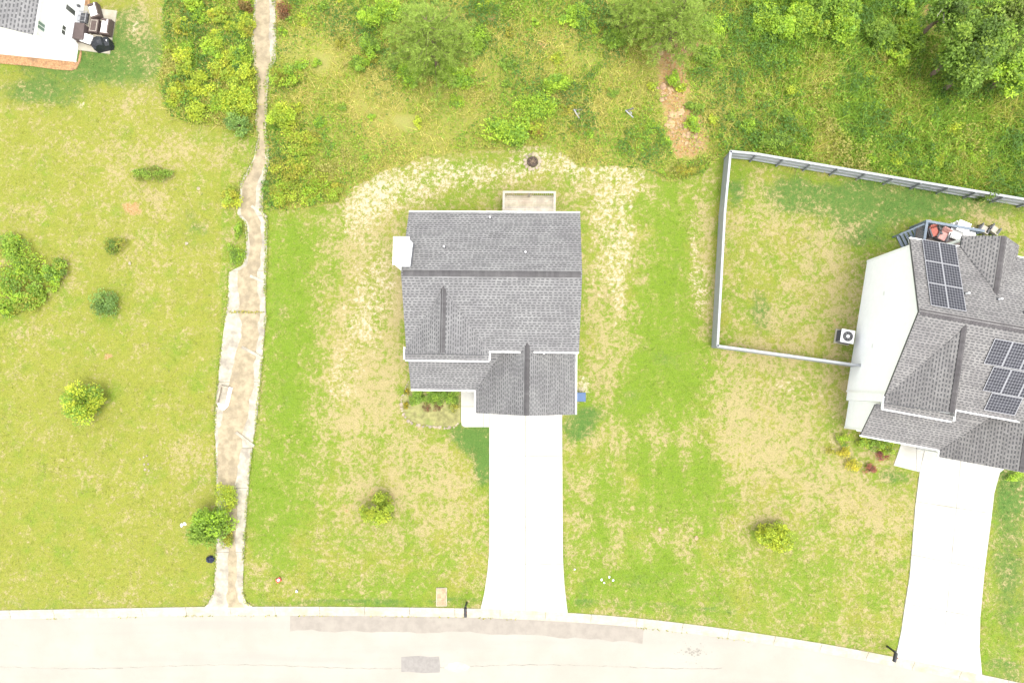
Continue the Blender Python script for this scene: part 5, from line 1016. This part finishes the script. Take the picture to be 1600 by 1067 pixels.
plant('shrub', 'pale green straggly plant at the bed edge beside the dry lawn', 'plant', 1296, 702, 9, 9, 0.3, G_OLV[:2], 0.07, 260)
# rough ground behind the houses
plant('shrub', 'large rush-green clump with tall leaves behind the deck', 'shrub', 792, 203, 40, 30, 1.1, G_BRT + G_MID[:1], 0.16, 2800); plant('shrub', 'bright green weed clump above the rush-green clump', 'shrub', 842, 165, 40, 24, 0.8, G_BRT, 0.13, 2000); plant('shrub', 'rust-tinged yellow clump at the end of the rush-green clump', 'shrub', 838, 205, 16, 18, 0.8, G_YEL + [(0.26, 0.15, 0.05)], 0.12, 900)
plant('shrub', 'olive clump beside the fence corner post', 'shrub', 1072, 266, 30, 13, 0.6, G_OLV + G_MID[:1], 0.1, 1400); plant('shrub', 'dark green bush growing against the outside of the fence', 'shrub', 1205, 222, 36, 16, 1.0, G_DRK + G_MID, 0.13, 2000); plant('shrub', 'dark bush poking over the back fence', 'shrub', 1543, 303, 13, 11, 1.7, G_DRK, 0.12, 800)
plant('shrub', 'bright green sapling beside the tall pine', 'shrub', 574, 28, 20, 18, 1.6, G_BRT, 0.14, 1300); plant('shrub', 'leafy green sapling below the bright green one near the pine', 'shrub', 578, 72, 18, 22, 1.4, G_BRT[:1] + G_MID, 0.13, 1300); plant('shrub', 'tiny lime-green shrub at the edge of the sandy bare spot', 'shrub', 653, 191, 9, 11, 0.6, G_YEL[:2], 0.11, 380)
plant('shrub', 'green bush hanging over the red gully', 'shrub', 1052, 122, 12, 14, 0.8, G_BRT, 0.12, 700); plant('shrub', 'copper-brown dead bush at the top of the drainage path', 'shrub', 441, 13, 14, 16, 1.0, [(0.26, 0.12, 0.06), (0.2, 0.13, 0.06)], 0.12, 800); plant('shrub', 'orange-brown bush on the other bank of the path top', 'shrub', 384, 10, 12, 10, 0.9, [(0.26, 0.17, 0.06), (0.2, 0.15, 0.05)], 0.12, 600)
rb = np.random.default_rng(55)
THK = [(1150, -60), (1150, 10), (1190, 30), (1230, 70), (1290, 60), (1330, 50), (1400, 105), (1450, 110), (1440, 20), (1440, -60)]
cnt = 0
while cnt < 40:
    px, py = rb.uniform(1140, 1460), rb.uniform(-60, 115)
    if not inpoly(np.array(px), np.array(py), THK): continue
    rr = rb.uniform(13, 28); q_ = int(rb.integers(0, 4)); plant('brush_clump', ('large ' if rr > 21 else 'small ') + ('bright green', 'deep green', 'bright green', 'lime-tinged')[q_] + ' leafy clump of the thicket beyond the fence', 'shrub', px, py, rr, rr * rb.uniform(0.8, 1.1), rb.uniform(0.8, 1.9), [G_BRT, G_MID, G_BRT, G_YEL[1:] + G_BRT][q_], 0.16, int(900 + rr * 40), 'thicket beyond the fence'); cnt += 1
for k in range(46):
    px, py = rb.uniform(440, 1050), rb.uniform(-40, 235)
    if not inpoly(np.array(px), np.array(py), WILD_POLY) or abs(px - 660) < 70 and py < 90: continue
    rr = rb.uniform(6, 14); q_ = int(rb.integers(0, 4)); plant('weed_clump', ('bright green', 'yellow-green', 'deep green', 'olive')[q_] + ' leafy weed clump in the rough grass ' + ('near the deck lawn' if py > 130 else 'around the tall pine' if px < 760 else 'before the broad pine'), 'weeds', px, py, rr, rr * rb.uniform(0.7, 1.1), rb.uniform(0.3, 0.6), [G_BRT, G_YEL, G_MID, G_OLV][q_], 0.11, int(180 + rr * 26), 'weed clumps behind the deck')
for k in range(40):
    px, py = rb.uniform(1060, 1640), rb.uniform(90, 300)
    if py > 215 + (px - 1140) * 0.165 or not inpoly(np.array(px), np.array(py), WILD_POLY): continue
    rr = rb.uniform(8, 18); q_ = int(rb.integers(0, 3)); plant('weed_clump', ('large ' if rr > 13 else 'small ') + ('bright green', 'yellow-green', 'deep green')[q_] + ' weed clump in the tall grass outside the fence', 'weeds', px, py, rr, rr * rb.uniform(0.7, 1.1), rb.uniform(0.4, 0.8), [G_BRT, G_YEL, G_MID][q_], 0.12, int(220 + rr * 30), 'weed clumps outside the fence')
for k in range(26):
    px, py = rb.uniform(262, 396), rb.uniform(-30, 170); rr = rb.uniform(8, 17); plant('weed_clump', ('bright green', 'yellow-green', 'olive', 'yellow-green')[k % 4] + ' weed clump on the field bank of the drainage path', 'weeds', px, py, rr, rr * rb.uniform(0.7, 1.1), rb.uniform(0.35, 0.7), [G_BRT, G_YEL, G_OLV, G_YEL][k % 4], 0.11, int(220 + rr * 28), 'weed clumps on the path bank')

for k, (px, py, rx, ry) in enumerate(((285, 40, 20, 18), (330, 70, 24, 20), (285, 95, 20, 24), (345, 110, 22, 20), (375, 85, 20, 22), (310, 130, 26, 20), (275, 145, 18, 18), (345, 160, 24, 22), (385, 40, 16, 20), (340, 25, 20, 16), (300, 5, 22, 14), (385, 120, 18, 22))): plant('bank_shrub', ('olive-yellow', 'bright green', 'lime-yellow')[k % 3] + ' spreading bush of the thick growth on the field bank of the path', 'shrub', px, py, rx, ry, 0.7 + 0.1 * (k % 4), (G_OLV[:2] + G_YEL, G_BRT + G_YEL[1:], G_YEL)[k % 3], 0.12, 1500, 'thick growth on the path bank')
for k, (px, py, rx, ry) in enumerate(((610, 15, 30, 22), (560, 100, 18, 14), (720, 120, 30, 22), (690, 105, 26, 20), (640, 110, 26, 18), (745, 60, 24, 26), (900, 25, 30, 18), (960, 60, 26, 18), (1120, 40, 28, 22), (1105, 85, 24, 18), (870, 130, 28, 18))): plant('bank_shrub', ('bright green', 'deep green')[k % 2] + ' rank bush growing round the pines', 'shrub', px, py, rx, ry, 0.8, (G_BRT, G_MID + G_BRT[:1])[k % 2], 0.13, 1700, 'rank growth round the pines')
# trees at the wood's edge
def broadleaf(label, px, py, r_, h, pal, n, seed, group=None, zc=0.66):
    rng = np.random.default_rng(seed); c = P(px, py, h * 0.8); root = thing('tree', label, 'tree', (c[0], c[1], 0), 0, group); k = (CAM_H - h * 0.8) / FPX; R_ = r_ * k
    q, col, cc, dm = foliage(R_, R_ * rng.uniform(0.85, 1.05), h, n, 0.2, pal, rng, 60, 0.38, 0.27); fast_mesh('crown', q, 4, col, 'leaf', root)
    mb = MB(); mb.tube((0, 0, -0.1), (0.05, 0.1, h * 0.42), 0.17, 0.12, 10); 
    for p_ in cc[:16]:
        e_ = np.array([p_[0] * dm[0], p_[1] * dm[1], dm[3] + p_[2] * dm[2]]); mb.tube((0.05, 0.1, h * 0.4), e_ * [0.5, 0.5, 1] * [1, 1, 0.85], 0.07, 0.045, 6, cap=False); mb.tube(e_ * [0.5, 0.5, 1] * [1, 1, 0.85], e_, 0.045, 0.015, 5, cap=False)
    mb.build('trunk', 'bark', root); return root
broadleaf('tall dark green tree at the wood edge with its lit crown over the bare soil', 1530, 60, 52, 6.5, G_MID + G_DRK, 7000, 501); broadleaf('tall light green tree at the wood edge with yellowish leaves', 1572, 35, 46, 7.0, G_MID + [(0.17, 0.22, 0.05)] * 2, 6000, 502)
broadleaf('shorter dark tree below the tall wood-edge trees', 1520, 108, 34, 4.0, G_DRK + G_MID, 4000, 503); broadleaf('deep green tree rising behind the bare soil patch', 1490, 10, 30, 5.5, G_DRK + G_MID[:1], 4000, 504); broadleaf('bushy bright green tree at the wood edge beside the tall ones', 1590, 110, 36, 3.6, G_BRT + G_MID, 4000, 505)
# bare dead branches
p = P(1480, 5, 4.5); r = thing('dead_branch', 'bare pale dead branches sticking out of the wood edge', 'branch', (p[0], p[1], 0)); mb = MB(); rq = np.random.default_rng(8)
base = np.array([0, 0, -0.1]); top = np.array([0.2, 0.3, 5.4]); mb.tube(base, top, 0.07, 0.03, 7)
for k in range(16):
    s0 = base + (top - base) * rq.uniform(0.55, 1.0); a = rq.uniform(0, 6.28); L = rq.uniform(0.6, 1.5); e_ = s0 + [L * math.cos(a), L * math.sin(a), rq.uniform(0.1, 0.6)]; mb.tube(s0, e_, 0.024, 0.01, 5)
    mb.tube(e_, e_ + [rq.uniform(-0.4, 0.4), rq.uniform(-0.4, 0.4), 0.2], 0.012, 0.005, 4)
mb.build('branches', 'deckrail', r)
def pine(label, px, py, r_, h, seed, n_br=74):
    rng = np.random.default_rng(seed); c = P(px, py, h * 0.75); root = thing('pine_tree', label, 'tree', (c[0], c[1], 0)); k = (CAM_H - h * 0.75) / FPX; R_ = r_ * k; mb = MB(); mb.tube((0, 0, -0.1), (0.1, 0.05, h), 0.15, 0.03, 9); Q_ = []; Cc = []
    for b_ in range(n_br):
        f = (b_ + 0.5) / n_br; z = h * (0.25 + 0.75 * f); a = b_ * 2.4 + rng.uniform(-0.3, 0.3); L = R_ * (1 - f) ** 0.6 * rng.uniform(0.7, 1.1) + 0.2
        s0 = np.array([0.1 * f, 0.05 * f, z * 0.97]); d = np.array([math.cos(a), math.sin(a), rng.uniform(0.15, 0.5)]); e_ = s0 + d * L; mb.tube(s0, e_, 0.03, 0.008, 5, cap=False)
        for t_ in np.linspace(0.35, 1.0, max(3, int(L / 0.28))):
            for s_ in range(3):
                cpt = s0 + d * L * t_ + rng.normal(size=3) * [0.2, 0.2, 0.1]; m_ = 14; dd_ = rng.normal(size=(m_, 3)); dd_ += d * 0.9; dd_[:, 2] += 0.5; dd_ /= np.linalg.norm(dd_, axis=1, keepdims=True); ln = rng.uniform(0.18, 0.34, m_)
                Q_.append(leaf_quads(cpt + dd_ * ln[:, None] * 0.5, dd_, ln, rng, 0.11)); tone = rng.uniform(0.75, 1.2); Cc.append(np.array([0.32, 0.43, 0.085]) * tone * rng.uniform(0.8, 1.2, (m_, 1)) * [1, 1, 1])
    fast_mesh('crown', np.concatenate(Q_), 4, np.concatenate(Cc), 'leaf', root); mb.build('trunk', 'bark', root)
pine('tall soft pine with tufted needles behind the bare sandy spot', 668, 52, 76, 6.5, 601, 84); pine('broad pine standing over the top of the red clay gully', 1062, 22, 66, 6.0, 602, 76); pine('young pine at the frame of the thicket beside the broad pine', 985, 12, 34, 4.0, 603, 46)

# ------------------------------------------------------------------ grass that nobody could count
def blades(name, label, cat, X, Y, hgt, wid, cols, rng, lean=0.35):
    n = len(X); a = rng.uniform(0, 6.283, n); c = np.stack([X, Y, np.zeros(n) - 0.01], 1); s = np.stack([np.cos(a), np.sin(a), np.zeros(n)], 1) * (wid / 2)[:, None]
    tip = c + np.stack([rng.normal(size=n) * lean * hgt, rng.normal(size=n) * lean * hgt, hgt], 1); q = np.stack([c - s, c + s, tip], 1)
    ob = fast_mesh(name, q, 3, cols, 'grass'); tag(ob, label, cat, kind='stuff'); return ob
def pick(n, x0, x1, y0, y1, rng): return rng.uniform(x0, x1, n), rng.uniform(y0, y1, n)
def free(u, v): return ~(inpoly(u, v, DRIVE1) | inpoly(u, v, DRIVE2) | inpoly(u, v, PATH_L + PATH_R[::-1]))
HOUSES = [[(640, 360), (906, 340), (900, 560), (884, 640), (748, 640), (720, 596), (640, 596)], [(1350, 415), (1640, 450), (1640, 740), (1450, 700), (1335, 668)], [(-80, -80), (122, -80), (116, 93), (-80, 78)], [(118, -20), (184, 16), (173, 86), (114, 80)], [(720, 590), (766, 590), (766, 669), (720, 669)], [(1395, 680), (1450, 680), (1440, 740), (1394, 730)]]
rgz = np.random.default_rng(77)
X, Y = pick(170000, -37, 37, -18.3, 29, rgz); (d_, l_, s_, p_, w_, y_), u, v = fields(X, Y); ok = free(u, v) & (w_ < 0.5) & (road_dist(X, Y) < -0.03)
for hp in HOUSES: ok &= ~inpoly(u, v, hp)
dead = d_ + p_ * 0.7 + rgz.normal(size=len(X)) * 0.22
keep = ok & (rgz.random(len(X)) < np.clip(1.1 - dead * 0.7, 0.25, 1)); X, Y, dead, l_, p_, y_ = (q[keep] for q in (X, Y, dead, l_, p_, y_)); n = len(X)
colb = np.where((dead > 0.55)[:, None], np.array(DRY) * 1.12, np.array(GREEN) * 1.02 * (1 - np.clip(y_, 0, 1)[:, None]) + np.array(YELLOW) * 1.02 * np.clip(y_, 0, 1)[:, None])
colb = np.where(((l_ > 0.5) & (dead < 0.6))[:, None], np.array(LUSH) * 1.05, colb); colb = np.where(((p_ > 0.45) & (dead > 0.7))[:, None], np.array(PALE), colb)
rep = 3; X3 = np.repeat(X, rep) + rgz.normal(size=n * rep) * 0.05; Y3 = np.repeat(Y, rep) + rgz.normal(size=n * rep) * 0.05; c3 = np.repeat(colb, rep, 0) * rgz.uniform(0.75, 1.25, (n * rep, 1))
blades('lawn_grass', 'short patchy green and straw-coloured lawn grass', 'grass', X3, Y3, rgz.uniform(0.03, 0.08, n * rep), rgz.uniform(0.015, 0.035, n * rep), c3, rgz, 0.9)
X, Y = pick(230000, -27, 40, 9, 37, rgz); (d_, l_, s_, p_, w_, y_), u, v = fields(X, Y); dn = fbm(X, Y, 131, 4, 0.35); tall = sstep(1050, 1250, u) * 0.55 + 0.25 + 0.5 * (dn - 0.4)
ok = free(u, v) & (w_ > 0.5) & (s_ < 0.5) & (p_ < 0.45) & (rgz.random(len(X)) < np.clip(0.25 + 1.1 * dn * (0.6 + tall), 0, 1)); X, Y, tall, dn, u, v = (q[ok] for q in (X, Y, tall, dn, u, v)); n = len(X)
hue = fbm(X, Y, 141, 4, 0.5) + rgz.normal(size=n) * 0.17 + 0.0 - 0.1 * blob(u, v, 640, 160, 120, 60) - 0.06 * blob(u, v, 940, 130, 120, 60) + 0.2 * sstep(1020, 1250, u) + 0.08 * sstep(140, 20, v); PALW = np.array([(0.27, 0.215, 0.11), (0.215, 0.195, 0.065), (0.165, 0.18, 0.035), (0.135, 0.19, 0.03), (0.1, 0.16, 0.03)])
ci = np.clip(((hue - 0.3) / 0.42 * 5).astype(int), 0, 4); colw = PALW[ci] * rgz.uniform(0.75, 1.25, (n, 1))
blades('tall_grass', 'tall uncut grass and weeds of the rough ground behind the lots', 'grass', X, Y, np.clip(0.12 + 0.75 * tall * rgz.uniform(0.5, 1.2, n), 0.08, 1.1), rgz.uniform(0.025, 0.06, n), colw * [1.95, 2.1, 1.25], rgz, 0.85)
# leafy undergrowth through the tall grass
X, Y = pick(420000, -27, 40, 8, 37, rgz); (d_, l_, s_, p_, w_, y_), u, v = fields(X, Y); cl_ = fbm(X, Y, 151, 4, 0.55); fine = fbm(X, Y, 161, 3, 1.7)
den = 0.1 + 0.75 * sstep(0.42, 0.62, cl_) * (0.35 + 0.65 * fine) + 0.95 * sstep(1000, 1230, u) * (0.4 + 0.6 * sstep(0.35, 0.55, fine)) + 0.5 * (u < 405) + 0.45 * blob(u, v, 465, 250, 70, 90) + 0.45 * blob(u, v, 620, 50, 130, 70) + 0.35 * blob(u, v, 950, 30, 160, 50) + 0.25 * blob(u, v, 860, 170, 110, 60) - 0.6 * blob(u, v, 633, 192, 34, 26) - 0.5 * blob(u, v, 500, 96, 34, 26) - 0.5 * blob(u, v, 640, 150, 110, 60) - 0.3 * blob(u, v, 940, 120, 120, 60) - 0.25 * blob(u, v, 540, 180, 60, 60) - 0.2 * blob(u, v, 1062, 190, 26, 60) - 0.4 * blob(u, v, 1060, 74, 50, 16)
ok = free(u, v) & (w_ > 0.5) & ((s_ < 0.45) | (rgz.random(len(X)) < 0.3)) & (rgz.random(len(X)) < np.clip(den, 0, 1)); X, Y, den, cl_, fine, u, v = (q[ok] for q in (X, Y, den, cl_, fine, u, v)); n = len(X)
Z = np.clip(0.05 + 0.75 * np.clip(den, 0, 1) * sstep(0.3, 0.7, fine), 0.04, 0.9) * rgz.uniform(0.35, 1.05, n)
hue = np.clip((fbm(X, Y, 171, 4, 0.4) - 0.32) / 0.36 + rgz.normal(size=n) * 0.2 + 0.26 * sstep(1020, 1230, u) * (0.5 + 0.5 * sstep(260, 60, v)) + 0.06 + 0.22 * sstep(140, 20, v), 0, 0.999); PALU = np.array([(0.31, 0.29, 0.085), (0.3, 0.33, 0.06), (0.22, 0.33, 0.035), (0.15, 0.27, 0.035), (0.09, 0.17, 0.035)])
dv = rgz.normal(size=(n, 3)); dv[:, 2] *= 0.45; ob = fast_mesh('undergrowth', leaf_quads(np.c_[X, Y, Z], dv, rgz.uniform(0.08, 0.19, n), rgz, 0.6), 4, PALU[(hue * 5).astype(int)] * rgz.uniform(0.95, 1.6, (n, 1)), 'leaf'); tag(ob, 'low leafy undergrowth mixed through the tall grass behind the lots', 'undergrowth', kind='stuff')
# grass creeping over the edges of the drainage path
ex_ = []
for line, sg in ((PATH_L, 1), (PATH_R, -1)):
    for k in range(5200):
        py = random.uniform(-30, 945); q = vnoise(np.array(py * 0.06), np.array(sg * 3.0), 12) * (0.5 + (py < 430) * 0.5)
        if random.random() < q * 1.2: px = resample(line, np.array([py]))[0] + sg * random.uniform(-2.5, 1.0 + 3.2 * q * (1 + (py < 330))); ex_.append(P(px, py)[:2])
ex_ = np.array(ex_); n = len(ex_); dv = rgz.normal(size=(n, 3)); dv[:, 2] *= 0.4
ob = fast_mesh('edge_grass', leaf_quads(np.c_[ex_, rgz.uniform(0.05, 0.16, n)], dv, rgz.uniform(0.08, 0.2, n), rgz, 0.3), 4, np.array([(0.3, 0.34, 0.05), (0.22, 0.3, 0.04), (0.26, 0.24, 0.09), (0.15, 0.22, 0.04)])[rgz.integers(0, 4, n)], 'grass'); tag(ob, 'ragged grass creeping over the edges of the drainage path', 'grass', kind='stuff')
# weeds in the joint and along the gutter
jx = []; 
for k in range(150): q = P(random.uniform(358, 414), 488 + random.gauss(0, 1.2)); jx.append((q[0], q[1]))
for k in range(420): px = random.uniform(60, 1180); i_ = idx_at(px); q = BL[i_] + NB[i_] * (0.63 + random.gauss(0, 0.03)); jx.append((q[0] + random.gauss(0, 0.12), q[1])) if (vnoise(np.array(px * 0.02), np.array(0.5), 9) > 0.5) else None
jx = np.array([q for q in jx if q]); ob = fast_mesh('joint_weeds', leaf_quads(np.c_[jx, rgz.uniform(-0.08, 0.0, len(jx)) + np.where(jx[:, 1] > -10, 0.17, 0)], rgz.normal(size=(len(jx), 3)) + [0, 0, 0.5], rgz.uniform(0.05, 0.14, len(jx)), rgz), 4, np.array(G_OLV)[rgz.integers(0, 3, len(jx))], 'leaf'); tag(ob, 'small weeds rooted in the concrete joints and gutter line', 'weeds', kind='stuff')
